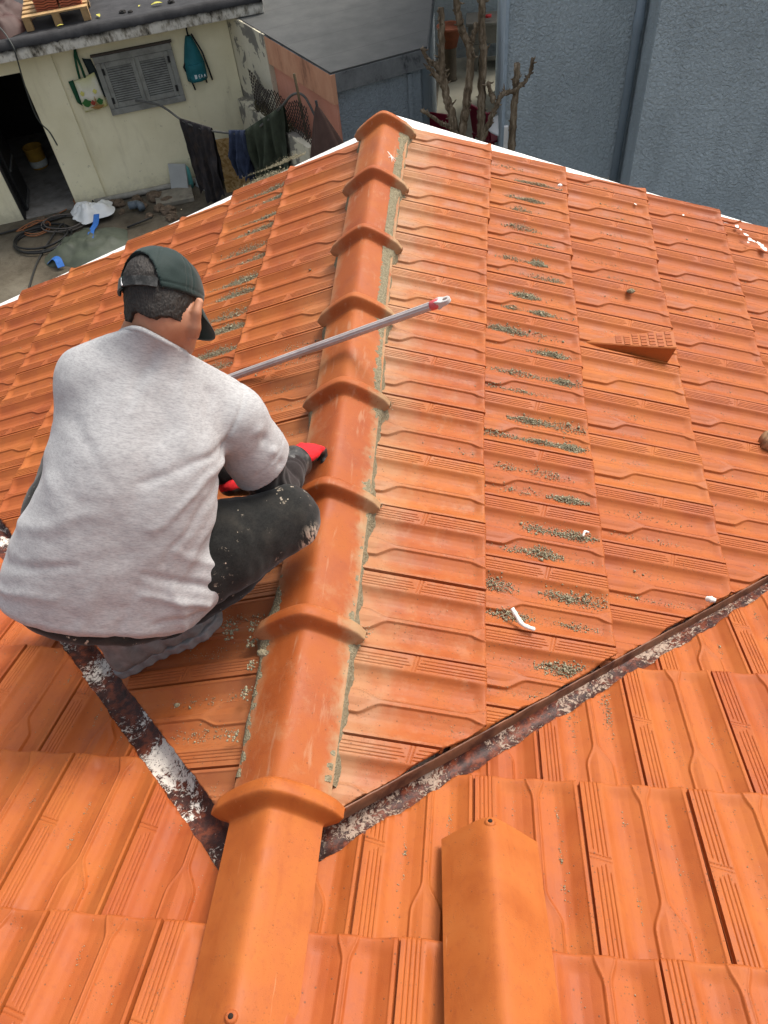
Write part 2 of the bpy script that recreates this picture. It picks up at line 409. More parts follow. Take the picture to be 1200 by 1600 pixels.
# ------------------------------------------------------------------ valley gutters
def gutter_mat(name, pale, seed, white, fine=0.0):
    k = NT(name, 0.55, 0.4)
    P = k.mapping(k.coord(), loc=(seed, seed * 2, 0))
    n = k.noise(85, 8, 0.75, P, 0.8); big = k.noise(5.5, 3, 0.55, P)
    base = k.ramp(k.noise(38, 6, 0.7, P), [(0.3, (0.012, 0.005, 0.004)), (0.48, (0.05, 0.012, 0.007)), (0.60, (0.16, 0.036, 0.013)), (0.8, (0.06, 0.013, 0.007))])
    m = k.math('ADD', k.math('MULTIPLY', n, 0.40 + fine), k.math('MULTIPLY', big, 0.72 - fine))
    mask = k.range(m, pale, pale + 0.018)
    mask = k.math('MULTIPLY', mask, k.range(k.voro(150, P), 0.14, 0.2))
    col = k.mix(mask, base, white)
    k.bump(k.math('ADD', k.noise(60, 6, 0.7, P), k.math('MULTIPLY', mask, 0.6)), 0.7, 0.004)
    return k.done(col, k.ramp(mask, [(0, 0.5), (1, 0.9)]))
M_GUT_R = gutter_mat('gutter_paint', 0.578, 3.3, (0.36, 0.27, 0.21), 0.22); M_GUT_L = gutter_mat('gutter_paint_white', 0.572, 9.1, (0.66, 0.62, 0.56), 0.12)
M_UPST = simple('gutter_upstand', (0.17, 0.070, 0.036), 0.5, 0.45, 0.35, 24, dirt=(0.05, 0.013, 0.008), dirt_amt=0.85, dirt_scale=16)
def gutter(name, cutA, cutN, zA, x_end, mat, label, sgn):
    """V of painted metal lying between the two cut edges"""
    r = empty(name, (0, 0, 0), label, 'gutter')
    V = []; n = 420; prof = []
    for i in range(n):
        x = sgn * 0.012 + (x_end - sgn * 0.012) * i / (n - 1)
        yA = cutA[0][1] + cutA[1][0] * (x - cutA[0][0]); yN = cutN[0][1] + cutN[1][0] * (x - cutN[0][0])
        za = zA(x, yA); zn = zN(x, yN)
        nz = noise.noise(Vector((x * 25, sgn, 0))) * 0.004
        # from under the near tiles across to under the far tiles
        ws = [(yN - 0.07, zn - 0.050 + 0.07 * math.tan(PN)), (yN - 0.012, zn - 0.048), (yN + 0.012, zn - 0.056), (yN + 0.3 * (yA - yN), zn - 0.064), (yN + 0.6 * (yA - yN), zn - 0.068 + nz), (yA - 0.018, min(za, zn) - 0.060), (yA - 0.006, za - 0.052), (yA + 0.06, za - 0.05)]
        for k2, (yy, zz) in enumerate(ws):
            q = Vector((x * 40, yy * 40, 3 * sgn))
            V.append((x, yy, zz + noise.noise(q) * 0.0022 + max(0, noise.noise(q * 2.2)) * 0.003))
    me = mesh_from('gutter_trough', V, grid_faces(len(ws), n), mat)
    link_mesh('gutter_trough', me, r)
    V = []
    for i in range(n):
        x = sgn * 0.06 + (x_end - sgn * 0.06) * i / (n - 1)
        yA = cutA[0][1] + cutA[1][0] * (x - cutA[0][0]) - 0.004; za = zA(x, yA)
        d = noise.noise(Vector((x * 18, 5, 0))) * 0.0035 + noise.noise(Vector((x * 60, 9, 0))) * 0.0016
        top = za - 0.030 + d
        for dy, z in ((-0.012, za - 0.062), (-0.0065 + d * .5, za - 0.046), (-0.003, top - .002), (0.0, top), (0.003, top - .004)): V.append((x, yA + dy, z))
    if sgn > 0: link_mesh('upstand', mesh_from('upstand', V, grid_faces(5, n), M_UPST), r)
    return r
gutter('valley_gutter', CUT_R, CUT_NR, zR, 2.05, M_GUT_R, 'dark rusty valley gutter with pale flaking paint between right slope and near tiles', 1)
gutter('valley_gutter', CUT_L, CUT_NL, zL, -1.75, M_GUT_L, 'black and white blotched valley gutter running from under the man to the ridge foot', -1)
# ------------------------------------------------------------------ white verge board behind the last tiles
M_WHITE = simple('white_paint', (0.80, 0.79, 0.75), 0.6, 0.3, 0.06, 12, dirt=(0.45, 0.40, 0.34), dirt_amt=0.35, dirt_scale=9)
def verge(root, x0, x1, zf, yv, wd):
    V = []; n = 30
    for i in range(n + 1):
        x = x0 + (x1 - x0) * i / n
        for y, dz in ((yv + .004, -.16), (yv + .004, -.040), (yv + wd, -.040), (yv + wd, -.16)): V.append((x, y, zf(x, yv) + dz))
    F = [tuple(f) for f in grid_faces(4, n + 1, 0, True)] + [(0, 1, 2, 3), (4 * n + 3, 4 * n + 2, 4 * n + 1, 4 * n)]
    mb = MB(); mb.add(V, F); return mb.build('verge_board', M_WHITE, root)
verge(roof_R, 0.002, 2.6, zR, 3.125, 0.075); verge(roof_L, -0.002, -2.7, zL, 3.075, 0.06)
# ------------------------------------------------------------------ ridge tiles
def ridge_profile(a, hw, hc, drop):
    """a -1..1 across; rounded crest"""
    x = a * hw; t = np.sqrt(a * a + 0.035) - math.sqrt(0.035); t1 = math.sqrt(1.035) - math.sqrt(0.035)
    return x, hc - drop * t / t1
def ridge_mesh(name, mat, collar=True, length=0.45, bw=0.094):
    """along +Y: plain end at y=0, collar at y=length"""
    ys = list(np.linspace(0, length - 0.075, 26)) + list(np.linspace(length - 0.075, length, 34)[1:])
    A = np.linspace(-1, 1, 49); V = []
    for y in ys:
        d = length - y
        f = float(sstep(0.058, 0.036, d)) if collar else 0.0
        rnd = float(np.sqrt(max(0.0, 1 - min(1, max(0, (0.016 - d) / 0.016)) ** 2))) if collar else 1.0
        tap = 1 - 0.05 * y / length if not collar else 1.0
        hw = bw * tap + (0.134 - bw) * f; hc = 0.023 * f - (1 - rnd) * 0.020
        bead = 0.006 * math.exp(-((d - 0.03) / 0.02) ** 2) * f
        for a in A:
            x, z = ridge_profile(a, hw, 0, 0.064 + 0.012 * f)
            crown = f * 0.009 * (1 - abs(a) ** 3)
            tip = (0.014 * abs(a) ** 4) * f
            edge = -0.010 * sstep(0.88, 1.0, abs(a)) * f
            roundplain = -0.004 * sstep(0.012, 0.0, y)
            V.append((float(x), float(y - tip * (1 - d / .07)), float(z + hc + bead + crown + edge + roundplain + noise.noise(Vector((x * 8, y * 6, 0))) * 0.0012)))
    nu, nv = len(A), len(ys); V = np.array(V); F = [tuple(f) for f in grid_faces(nu, nv)]
    V2 = V.copy(); V2[:, 2] -= 0.014; V2[:, 0] *= 0.94; n0 = len(V); Vt = np.vstack([V, V2])
    F += [tuple(f[::-1]) for f in grid_faces(nu, nv, n0)]
    idx = np.arange(n0).reshape(nv, nu); ring = list(idx[0, :]) + list(idx[1:, -1]) + list(idx[-1, -2::-1]) + list(idx[-2:0:-1, 0])
    F += [(ring[i], ring[i] + n0, ring[(i + 1) % len(ring)] + n0, ring[(i + 1) % len(ring)]) for i in range(len(ring))]
    me = mesh_from(name, Vt, F, mat)
    bm = bmesh.new(); bm.from_mesh(me); bmesh.ops.recalc_face_normals(bm, faces=bm.faces[:])
    for e in bm.edges:
        if len(e.link_faces) == 2 and e.link_faces[0].normal.angle(e.link_faces[1].normal, 0) > 0.9: e.smooth = False
    bm.to_mesh(me); bm.free(); return me
M_HOLE = simple('hole_dark', (0.02, 0.012, 0.008), 0.9)
RM = ridge_mesh('ridge_tile', M_RIDGE, bw=0.102); RMC = ridge_mesh('ridge_tile', M_RIDGE_CLEAN, length=0.415); RML = ridge_mesh('ridge_tile', M_RIDGE_CLEAN, collar=False, length=0.46)
R_END = [(0.004, 0.215), (0.006, 0.615), (0.005, 1.01), (0.0, 1.405), (-0.012, 1.815), (-0.019, 2.215), (-0.019, 2.61), (-0.012, 3.03)]
R_LAB = ['clean bright orange ridge tile in the foreground with a nail hole at its near end',
         'ridge tile just beyond the loose foreground one, mortar lumps along its left side',
         'dusty ridge tile beside the man\'s knee', 'ridge tile touched by the man\'s red glove',
         'ridge tile over which the rod lies', 'ridge tile just beyond the rod, streaked with cement dust', 'second ridge tile from the gable end',
         'last ridge tile at the gable end, with a white paint scratch']
def nail_tab(parent, y, zc):
    mb = MB(); mb.lathe([(0.0001, 0.0015), (0.006, 0.003), (0.0095, 0.002), (0.0115, -0.003)], (0, y, zc), 20); mb.build('nail_tab', M_RIDGE_CLEAN, parent)
    mb = MB(); mb.lathe([(0.0001, 0.0042), (0.0042, 0.0038), (0.0046, 0.001)], (0, y, zc), 16); mb.build('nail_hole', M_HOLE, parent)
for i, (xc, yf) in enumerate(R_END):
    me = RMC if i == 0 else RM
    p_f = Vector((xc, yf, 0.052 + sag(yf)))
    if i == 0: p_n = Vector((0.016, yf - 0.40, 0.140))
    else:
        xp, yp = R_END[i - 1]; p_n = Vector((xp, yf - 0.445, 0.047 + sag(yf - 0.445)))
    d = (p_f - p_n).normalized(); rt = d.cross(Vector((0, 0, 1))).normalized(); up = rt.cross(d)
    M = Matrix((rt, d, up)).transposed().to_4x4()
    M.translation = p_f - d * (0.45 if i else 0.415) - up * 0.026
    o = link_mesh('ridge_tile', me); o.matrix_world = M
    tag(o, R_LAB[i], 'ridge tile', 'ridge tiles along the wing roof')
    if i == 0: nail_tab(o, 0.018, 0.0)
    if i == 7:      # white paint scratch on its right flank
        mb = MB()
        for (xa, ya, xb, yb, rr_) in ((.034, .205, .066, .165, .0032), (.040, .168, .058, .190, .0028), (.050, .196, .056, .150, .0024), (.046, .186, .070, .182, .0022)):
            zz = [float(ridge_profile(np.array(x_ / .102), .102, 0, .064)[1]) for x_ in (xa, xb)]; P_ = [Vector((xa, ya, zz[0])), Vector(((xa + xb) / 2 + .001, (ya + yb) / 2, (zz[0] + zz[1]) / 2 + .0005)), Vector((xb, yb, zz[1]))]
            mb.tube(P_, [rr_ * .5, rr_, rr_ * .4], 8)
        mb.build('paint_scratch', simple('scratch_white', (.75, .72, .66), .6), o)
# loose ridge tile lying on the near slope
o = link_mesh('ridge_tile', RML)
Mr = Matrix((Vector((-1, 0.0, 0)), Vector((0, -math.cos(PN), math.sin(PN))), Vector((0, math.sin(PN), math.cos(PN))))).transposed().to_4x4()
Mr = Mr @ Matrix.Rotation(math.radians(2.6), 4, 'Z') @ Matrix.Rotation(math.radians(4.5), 4, 'X'); Mr.translation = Vector((0.424, 0.185, -0.185 * math.tan(PN) + 0.069))
o.matrix_world = Mr
tag(o, 'loose ridge tile without collar lying on the near slope, nail hole at its far end', 'ridge tile', 'ridge tiles along the wing roof')
nail_tab(o, 0.016, 0.0)
# ------------------------------------------------------------------ implicit-surface modelling tools (for bodies and cloth)
def A3(v): return np.array(v, float)
def sd_cone(P, a, b, ra, rb):
    a, b = A3(a), A3(b); ab = b - a; t = np.clip((P - a) @ ab / (ab @ ab), 0, 1)
    return np.linalg.norm(P - (a + t[:, None] * ab), axis=1) - (ra + t * (rb - ra))
def sd_chain(P, pts, rs, k=0.0):
    d = None
    for i in range(len(pts) - 1):
        e = sd_cone(P, pts[i], pts[i + 1], rs[i], rs[i + 1]); d = e if d is None else (smin(d, e, k) if k else np.minimum(d, e))
    return d
def sd_ell(P, c, r, X=None):
    q = P - A3(c)
    if X is not None: q = q @ np.array([A3(x) for x in X]).T
    r = A3(r); k0 = np.linalg.norm(q / r, axis=1); k1 = np.linalg.norm(q / (r * r), axis=1) + 1e-9
    return k0 * (k0 - 1) / k1
def sd_hell(P, c, r, X=None): return sd_ell(P, c, tuple(x * HS for x in r), X)
def sd_spine(P, pts, lat, nor, wa, wb, pw=2.0, cap=0.06):
    """flattened body along a polyline; lat/nor: side and back axes; half width wa, half depth wb per point"""
    best = None
    for i in range(len(pts) - 1):
        a, b = A3(pts[i]), A3(pts[i + 1]); ab = b - a; tt = (P - a) @ ab / (ab @ ab); t = np.clip(tt, 0, 1)
        q = P - (a + t[:, None] * ab)
        l = A3(lat[i]) * 1.0; l2 = A3(lat[i + 1])
        X = l[None] * (1 - t)[:, None] + l2[None] * t[:, None]
        x = (q * X).sum(1); n = (q * A3(nor)[None]).sum(1); u = ab / np.linalg.norm(ab); z = (q @ u) * ((tt < 0) | (tt > 1))
        wx = wa[i] + t * (wa[i + 1] - wa[i]); wn = wb[i] + t * (wb[i + 1] - wb[i])
        k = (np.abs(x / wx) ** pw + np.abs(n / wn) ** pw + np.abs(z / cap) ** pw) ** (1 / pw)
        d = (k - 1) * np.minimum(wx, wn) * 0.9
        best = d if best is None else (np.minimum(best, d) if len(pts) > 6 else smin(best, d, 0.03))
    return best
def smin(a, b, k):
    h = np.clip(0.5 + 0.5 * (b - a) / k, 0, 1); return b + (a - b) * h - k * h * (1 - h)
def smax(a, b, k): return -smin(-a, -b, k)
def plane(P, o, n): n = A3(n); n = n / np.linalg.norm(n); return (P - A3(o)) @ n
def nets(name, fn, lo, hi, h, mat=None, disp=None):
    """naive surface nets of fn(P)<0 inside the box"""
    lo, hi = A3(lo), A3(hi); N = np.ceil((hi - lo) / h).astype(int) + 1
    ax = [lo[i] + h * np.arange(N[i]) for i in range(3)]
    G = np.stack(np.meshgrid(*ax, indexing='ij'), -1).reshape(-1, 3)
    v = np.concatenate([fn(c) for c in np.array_split(G, max(1, len(G) // 200000))]).reshape(N)
    ins = v < 0
    c8 = [(i, j, k) for i in (0, 1) for j in (0, 1) for k in (0, 1)]
    sl = lambda A, o: A[o[0]:N[0] - 1 + o[0], o[1]:N[1] - 1 + o[1], o[2]:N[2] - 1 + o[2]]
    cnt = sum(sl(ins, o).astype(int) for o in c8); act = (cnt > 0) & (cnt < 8)
    acc = np.zeros((*act.shape, 3)); n = np.zeros(act.shape)
    for a in range(8):
        for b in range(a + 1, 8):
            oa, ob = c8[a], c8[b]
            if sum(abs(x - y) for x, y in zip(oa, ob)) != 1: continue
            va, vb = sl(v, oa), sl(v, ob); cr = (va < 0) != (vb < 0)
            t = np.where(cr, va / np.where(cr, va - vb, 1), 0)
            p = np.array(oa)[None, None, None] + t[..., None] * (np.array(ob) - np.array(oa))
            acc += np.where(cr[..., None], p, 0); n += cr
    ids = -np.ones(act.shape, int); ids[act] = np.arange(act.sum())
    idx = np.argwhere(act); V = lo + h * (idx + acc[act] / n[act][:, None])
    F = []
    for d in range(3):
        e, f = (d + 1) % 3, (d + 2) % 3
        s0 = [slice(None)] * 3; s1 = [slice(None)] * 3; s0[d] = slice(0, -1); s1[d] = slice(1, None)
        a, b = ins[tuple(s0)], ins[tuple(s1)]; cr = np.argwhere(a != b)
        cr = cr[(cr[:, e] > 0) & (cr[:, f] > 0) & (cr[:, e] < N[e] - 1) & (cr[:, f] < N[f] - 1)]
        if len(cr) == 0: continue
        def cell(de, df):
            q = cr.copy(); q[:, e] -= de; q[:, f] -= df; return ids[q[:, 0], q[:, 1], q[:, 2]]
        Q = np.stack([cell(1, 1), cell(0, 1), cell(0, 0), cell(1, 0)], 1)
        flip = ~a[tuple(cr.T)]; Q[flip] = Q[flip][:, ::-1]; F.append(Q)
    F = np.vstack(F); F = F[(F >= 0).all(1)]
    def grad(Vp):
        e = h * 0.3; return np.stack([(fn(Vp + np.eye(3)[i] * e) - fn(Vp - np.eye(3)[i] * e)) / (2 * e) for i in range(3)], 1)
    for _ in range(3):
        g = grad(V); V = V - np.clip(fn(V), -h, h)[:, None] * g / np.maximum((g * g).sum(1), 0.05)[:, None]
    if disp is not None:
        g = grad(V); g /= np.linalg.norm(g, axis=1)[:, None] + 1e-9; V = V + g * disp(V, g)[:, None]
    return mesh_from(name, V, F, mat), V, F
def vnoise(P, sc, seed=0.0):
    sc = A3(sc) if np.ndim(sc) else np.array([sc] * 3, float); Q = P * sc + seed
    return np.array([noise.noise(Vector(q)) for q in Q])
# ------------------------------------------------------------------ the man
PJ = {'headc': A3((-0.213, 0.9104, 0.6703)), 'neck': A3((-0.244, 0.863, 0.610)), 'c7': A3((-0.257, 0.844, 0.604)),
      'shL': A3((-0.3604, 0.8066, 0.5590)), 'shR': A3((-0.131, 0.859, 0.410)), 'hipL': A3((-0.492, 0.557, 0.257)), 'hipR': A3((-0.288, 0.607, 0.167)),
      'pel': A3((-0.391, 0.577, 0.231)), 'elbR': A3((-0.094, 0.871, 0.149)), 'wrR': A3((-0.084, 1.038, 0.072)), 'knR': A3((-0.062, 1.115, 0.039)),
      'kneeR': A3((-0.052, 0.790, 0.146)), 'ankR': A3((-0.380, 0.606, -0.070)), 'kneeL': A3((-0.556, 0.866, 0.262)), 'elbL': A3((-0.33, 0.95, 0.263)), 'handL': A3((-0.215, 0.930, 0.105)), 'footL': A3((-0.66, 0.80, -0.15))}
def unit(v): v = A3(v); return v / np.linalg.norm(v)
HF = A3((0.3441, 0.5101, -0.7883)); HU = A3((0.0374, 0.8314, 0.5544)); HF = unit(HF); HU = unit(HU - HF * (HU @ HF)); HR = np.cross(HF, HU)
LATS = unit(PJ['shR'] - PJ['shL']); LATH = unit(PJ['hipR'] - PJ['hipL']); SPN = unit(PJ['c7'] - PJ['pel']); BACK = unit(np.cross(LATS, SPN))
if BACK @ A3((0.38, -0.26, 1.5)) < 0: BACK = -BACK
PROOT = Vector((-0.36, 0.60, -0.13))
man = empty('person', PROOT, 'crouching man in grey T-shirt, dark cap, black trousers and red gloves beside the ridge', 'person')
def pchild(name, me, parent=None):
    o = link_mesh(name, me, parent or man)
    if parent is None: o.matrix_parent_inverse = Matrix.Translation(-PROOT)
    return o
# --- materials
def cloth_mat(name, c0, c1, ax, scale=(30, 700, 200), rough=0.95, paint=None, bump=0.25):
    """heathered knit: short streaks along one axis"""
    k = NT(name, rough, 0.12)
    k.b.inputs['Sheen Weight'].default_value = 0.15
    xs = []
    for a in ax:
        d = k.n('ShaderNodeVectorMath', operation='DOT_PRODUCT'); k.set(d.inputs[0], k.coord()); k.set(d.inputs[1], tuple(float(x) for x in a)); xs.append(d.outputs['Value'])
    c = k.n('ShaderNodeCombineXYZ')
    for i in range(3): k.set(c.inputs[i], xs[i])
    q = k.mapping(c.outputs[0], scale)
    n = k.noise(1.0, 5, 0.75, q); n2 = k.noise(0.5, 3, 0.6, q)
    f = k.math('ADD', k.math('MULTIPLY', n, 0.6), k.math('MULTIPLY', n2, 0.4))
    col = k.ramp(f, [(0.36, c0), (0.60, c1)])
    col = k.mix(k.range(k.noise(7, 4), 0.4, 0.75, 0, 0.18), col, tuple(x * 0.75 for x in c0))
    if paint: col = paint(k, col)
    k.bump(n, bump, 0.0006)
    return k.done(col)
M_SHIRT = cloth_mat('shirt_heather', (0.305, 0.303, 0.304), (0.455, 0.452, 0.450), (LATS, SPN, BACK), (120, 560, 240))
KNSM = (0.030, 0.735, 0.108 * .62)
def spatter(k, col):
    big = k.noise(9, 4, 0.6)
    a = k.range(k.noise(48, 6, 0.7), 0.60, 0.63); a = k.math('MULTIPLY', a, k.range(big, 0.50, 0.6))
    v = k.math('MULTIPLY', k.range(k.math('ADD', k.voro(70), k.math('MULTIPLY', k.noise(160, 3), .25)), 0.20, 0.24, 1, 0), k.range(k.voro(70, out='Color'), 0.82, 0.84))
    col = k.mix(k.math('MULTIPLY', k.range(k.noise(14, 5, 0.65), 0.46, 0.75), 0.5), col, (0.045, 0.040, 0.032))
    # scuffed light paint smear on the right knee
    g = k.n('ShaderNodeVectorMath', operation='DISTANCE'); k.set(g.inputs[0], k.mapping(k.coord(), (1, 1, .62))); k.set(g.inputs[1], KNSM)
    sm = k.math('MULTIPLY', k.range(g.outputs['Value'], .028, .055, 1, 0), k.range(k.noise(1, 5, .7, k.mapping(k.coord(), (130, 60, 24))), .47, .55))
    return k.mix(k.math('MAXIMUM', k.math('MAXIMUM', k.math('MULTIPLY', a, 0.8), v), sm), col, (0.52, 0.44, 0.34))
M_TROUS = cloth_mat('trousers_black', (0.007, 0.0075, 0.007), (0.017, 0.017, 0.0155), (LATS, SPN, BACK), (300, 300, 300), 0.8, spatter)
M_SLV = cloth_mat('undersleeve', (0.012, 0.009, 0.009), (0.024, 0.018, 0.017), (LATS, SPN, BACK), (300, 300, 300), 0.85)
M_SKIN = NT('skin', 0.5, 0.35)
_c = M_SKIN.ramp(M_SKIN.noise(28, 5), [(0.3, (0.34, 0.145, 0.080)), (0.7, (0.43, 0.200, 0.115))]); M_SKIN.b.inputs['Subsurface Weight'].default_value = 0.08; M_SKIN.b.inputs['Subsurface Radius'].default_value = (0.01, 0.004, 0.002); M_SKIN.bump(M_SKIN.noise(400, 3), 0.15, 0.0006); M_SKIN = M_SKIN.done(_c)
M_CAP = cloth_mat('cap_cloth', (0.010, 0.021, 0.019), (0.017, 0.031, 0.028), (HR, HU, HF), (600, 600, 600), 0.6)
M_STRAP = simple('cap_strap', (0.012, 0.013, 0.013), 0.7, 0.3, 0.4, 90, dirt=(0.12, 0.12, 0.115), dirt_amt=0.5, dirt_scale=60)
M_RED = simple('glove_red', (0.62, 0.022, 0.028), 0.85, 0.2, 0.25, 260, bump=0.5, bdist=0.001, bscale=500)
M_GBLK = simple('glove_black', (0.022, 0.022, 0.022), 0.5, 0.4, 0.3, 80, dirt=(0.2, 0.19, 0.17), dirt_amt=0.4, dirt_scale=50)
M_SHOE = simple('shoe_leather', (0.17, 0.17, 0.165), 0.6, 0.35, 0.4, 40, dirt=(0.17, 0.16, 0.145), dirt_amt=0.55, dirt_scale=22, bump=0.5)
M_SOLE = simple('shoe_sole', (0.20, 0.20, 0.198), 0.75, 0.3, 0.3, 60, dirt=(0.20, 0.19, 0.175), dirt_amt=0.6, dirt_scale=30)
# --- body (skin): one continuous surface, mostly under clothes
HS = 0.80
def hp(r, u, f): return PJ['headc'] + (HR * r + HU * u + HF * f) * HS
X_H = (HR, HU, HF)
def body_sdf(P):
    d = sd_hell(P, hp(0, 0.028, -0.010), (0.074, 0.085, 0.098), X_H)                # skull
    d = smin(d, sd_hell(P, hp(0, -0.045, 0.030), (0.060, 0.075, 0.062), X_H), 0.035)   # face and jaw
    d = smin(d, sd_hell(P, hp(0, -0.098, 0.066), (0.026, 0.020, 0.022), X_H), 0.03)   # chin
    d = smin(d, sd_hell(P, hp(0, -0.030, 0.098), (0.013, 0.024, 0.018), X_H), 0.012)  # nose
    d = smin(d, sd_hell(P, hp(0, -0.068, 0.086), (0.022, 0.008, 0.012), X_H), 0.008)  # mouth
    for s in (-1, 1):
        d = smax(d, -sd_hell(P, hp(0.030 * s, 0.004, 0.100), (0.016, 0.010, 0.012), X_H), 0.012)
        d = smin(d, sd_hell(P, hp(0.030 * s, 0.003, 0.088), (0.012, 0.010, 0.010), X_H), 0.004)
        ea = [hp(0.083 * s, -0.006, 0.030), hp(0.098 * s, -0.010, 0.008), hp(0.097 * s, -0.036, 0.006), hp(0.086 * s, -0.068, 0.020), hp(0.076 * s, -0.082, 0.028)]
        d = smin(d, sd_chain(P, ea, [.006, .0075, .0075, .008, .008], 0.004), 0.006)
        d = smin(d, sd_hell(P, hp(0.082 * s, -0.034, 0.022), (0.006, 0.026, 0.014), X_H), 0.006)
    nb = PJ['c7'] - BACK * 0.072 - SPN * 0.02
    d = smin(d, sd_cone(P, hp(0, -0.050, -0.012), nb, 0.055, 0.058), 0.03)
    d = smin(d, sd_cone(P, PJ['c7'] - BACK * .05 + SPN * .0, PJ['shR'] - BACK * 0.03, 0.034, 0.045), 0.012)
    d = smin(d, sd_cone(P, PJ['c7'] - BACK * .05, PJ['shL'] - BACK * 0.03, 0.034, 0.045), 0.012)
    d = smin(d, sd_spine(P, [PJ['pel'], (PJ['pel'] + PJ['c7']) / 2 - BACK * .02, PJ['c7'] - BACK * .06 - SPN * .05], [LATH, LATS, LATS], BACK, [.13, .105, .075], [.090, .080, .055]), 0.015)
    d = smin(d, sd_chain(P, [PJ['shR'], PJ['elbR'], PJ['wrR']], [.048, .038, .027], 0.01), 0.02)
    d = smin(d, sd_chain(P, [PJ['shL'], PJ['elbL'], PJ['handL'] * .9 + PJ['elbL'] * .1], [.048, .038, .026], 0.01), 0.02)
    d = smin(d, sd_chain(P, [PJ['hipR'], PJ['kneeR'], PJ['ankR']], [.075, .052, .038], 0.01), 0.02)
    d = smin(d, sd_chain(P, [PJ['hipL'], PJ['kneeL'], PJ['footL']], [.075, .052, .038], 0.01), 0.02)
    return d
me, _, _ = nets('body', body_sdf, (-0.85, 0.38, -0.22), (0.10, 1.22, 0.86), 0.0075, M_SKIN); pchild('body', me)
# --- hair: a short cropped shell over the back of the skull
M_HAIR = NT('hair_dark', 0.55, 0.4)
_t = M_HAIR.noise(1.0, 4, 0.6, M_HAIR.mapping(M_HAIR.coord(), (420, 90, 90)))
M_HAIR.bump(_t, 0.9, 0.003); M_HAIR = M_HAIR.done(M_HAIR.ramp(_t, [(0.3, (0.006, 0.005, 0.004)), (0.7, (0.032, 0.024, 0.018))]))
def hair_sdf(P):
    d = sd_hell(P, hp(0, 0.024, -0.013), (0.079, 0.090, 0.102), X_H)
    d = smin(d, sd_cone(P, hp(0, -0.040, -0.020), PJ['c7'] - BACK * 0.068 - SPN * 0.02, 0.0595, 0.0600), 0.02)
    q = P - PJ['headc']; u = q @ HU; f = q @ HF; r = q @ HR
    r, u, f = r / HS, u / HS, f / HS; line = -0.064 + 0.007 * np.cos(r * 95) + 0.0012 * np.sin(r * 190 + 40 * f) + 0.0012 * np.sin(r * 420) - 0.006 * sstep(0.03, 0.07, np.abs(r)) + 0.040 * sstep(-0.02, 0.035, f) + 0.05 * sstep(-.050, -.066, r)
    d = np.maximum(d, line - u + 0.0) ; return np.maximum(d, f - 0.04)
def hair_disp(V, g): return vnoise(V, 60) * 0.0012 + vnoise(V, 260) * 0.0010
me, _, _ = nets('hair', hair_sdf, PJ['headc'] - 0.13, PJ['headc'] + 0.13, 0.0023, M_HAIR, hair_disp); pchild('hair', me)
# --- cap
def cap_sdf(P):
    d = sd_hell(P, hp(0, 0.026, -0.012), (0.0865, 0.097, 0.110), X_H)
    inn = sd_hell(P, hp(0, 0.024, -0.012), (0.0790, 0.0890, 0.1025), X_H)
    q = (P - PJ['headc']) / HS; u = q @ HU; f = q @ HF; r = q @ HR
    d = np.maximum(d, -inn)
    d = np.maximum(d, -0.004 + 0.10 * (f + 0.1) - u)                       # lower edge
    hole = np.sqrt(((r + 0.004) / 0.064) ** 2 + (np.maximum(u - 0.0, 0) / 0.082) ** 2) - 1   # arch at the back
    d = np.where(f < -0.03, np.maximum(d, -hole * 0.05), d)
    return d
def cap_disp(V, g):
    q = (V - PJ['headc']) / HS; r, u, f = q @ HR, q @ HU - .03, q @ HF + .012; d = vnoise(V, 16) * 0.0026 + vnoise(V, 45, 3) * 0.0014
    for a in (0.62, -0.62, 1.45, -1.45): d -= 0.0016 * np.exp(-((r * math.cos(a) - f * math.sin(a)) / .0022) ** 2) * (u > -.02)
    return d - 0.0015 * np.exp(-((u + .030 - .012 - .10 * (f + .1) + .004 + .0) / .002) ** 2)
me, _, _ = nets('cap', cap_sdf, PJ['headc'] - 0.15, PJ['headc'] + 0.16, 0.0028, M_CAP, cap_disp)
cap = pchild('cap', me)
nb, na = 15, 31; V = []
for i in range(nb):
    t = i / (nb - 1)
    for j in range(na):
        a = math.radians(-58 + 116 * j / (na - 1)); rr = 0.082 + 0.0; sx = math.sin(a) * 0.078; fy = math.cos(a) * 0.098 - 0.012
        ext = 0.082 * t * max(0.0, math.cos(a * 1.45)) ** 0.6
        V.append(hp(sx * (1 + 0.02 * t), 0.012 - 0.50 * ext - 2.8 * (sx ** 2) * t - 0.012 * t, fy + ext))
V = np.array(V); n0 = len(V); V = np.vstack([V, V - HU * 0.0035])
F = [tuple(f) for f in grid_faces(na, nb)] + [tuple(f[::-1]) for f in grid_faces(na, nb, n0)]
idx = np.arange(n0).reshape(nb, na); ring = list(idx[0, :]) + list(idx[1:, -1]) + list(idx[-1, -2::-1]) + list(idx[-2:0:-1, 0])
F += [(ring[i], ring[i] + n0, ring[(i + 1) % len(ring)] + n0, ring[(i + 1) % len(ring)]) for i in range(len(ring))]
pchild('brim', mesh_from('brim', V, F, M_CAP), cap).matrix_parent_inverse = Matrix.Identity(4)
def arc_band(name, lo, hi, a0, a1, rx, rf, th, mat, parent, n=40):
    V = []
    for i in range(n + 1):
        a = math.radians(a0 + (a1 - a0) * i / n)
        for (k, uu) in ((1, lo), (1, hi), (1 - th / 0.1, hi), (1 - th / 0.1, lo)):
            V.append(hp(math.sin(a) * rx * k, uu, -0.012 - math.cos(a) * rf * k))
    F = [tuple(f) for f in grid_faces(4, n + 1, 0, True)] + [(0, 1, 2, 3), (4 * n + 3, 4 * n + 2, 4 * n + 1, 4 * n)]
    return pchild(name, mesh_from(name, V, F, mat, False), parent)
st = arc_band('strap', -0.006, 0.016, -52, 44, 0.0875, 0.110, 0.004, M_STRAP, cap)
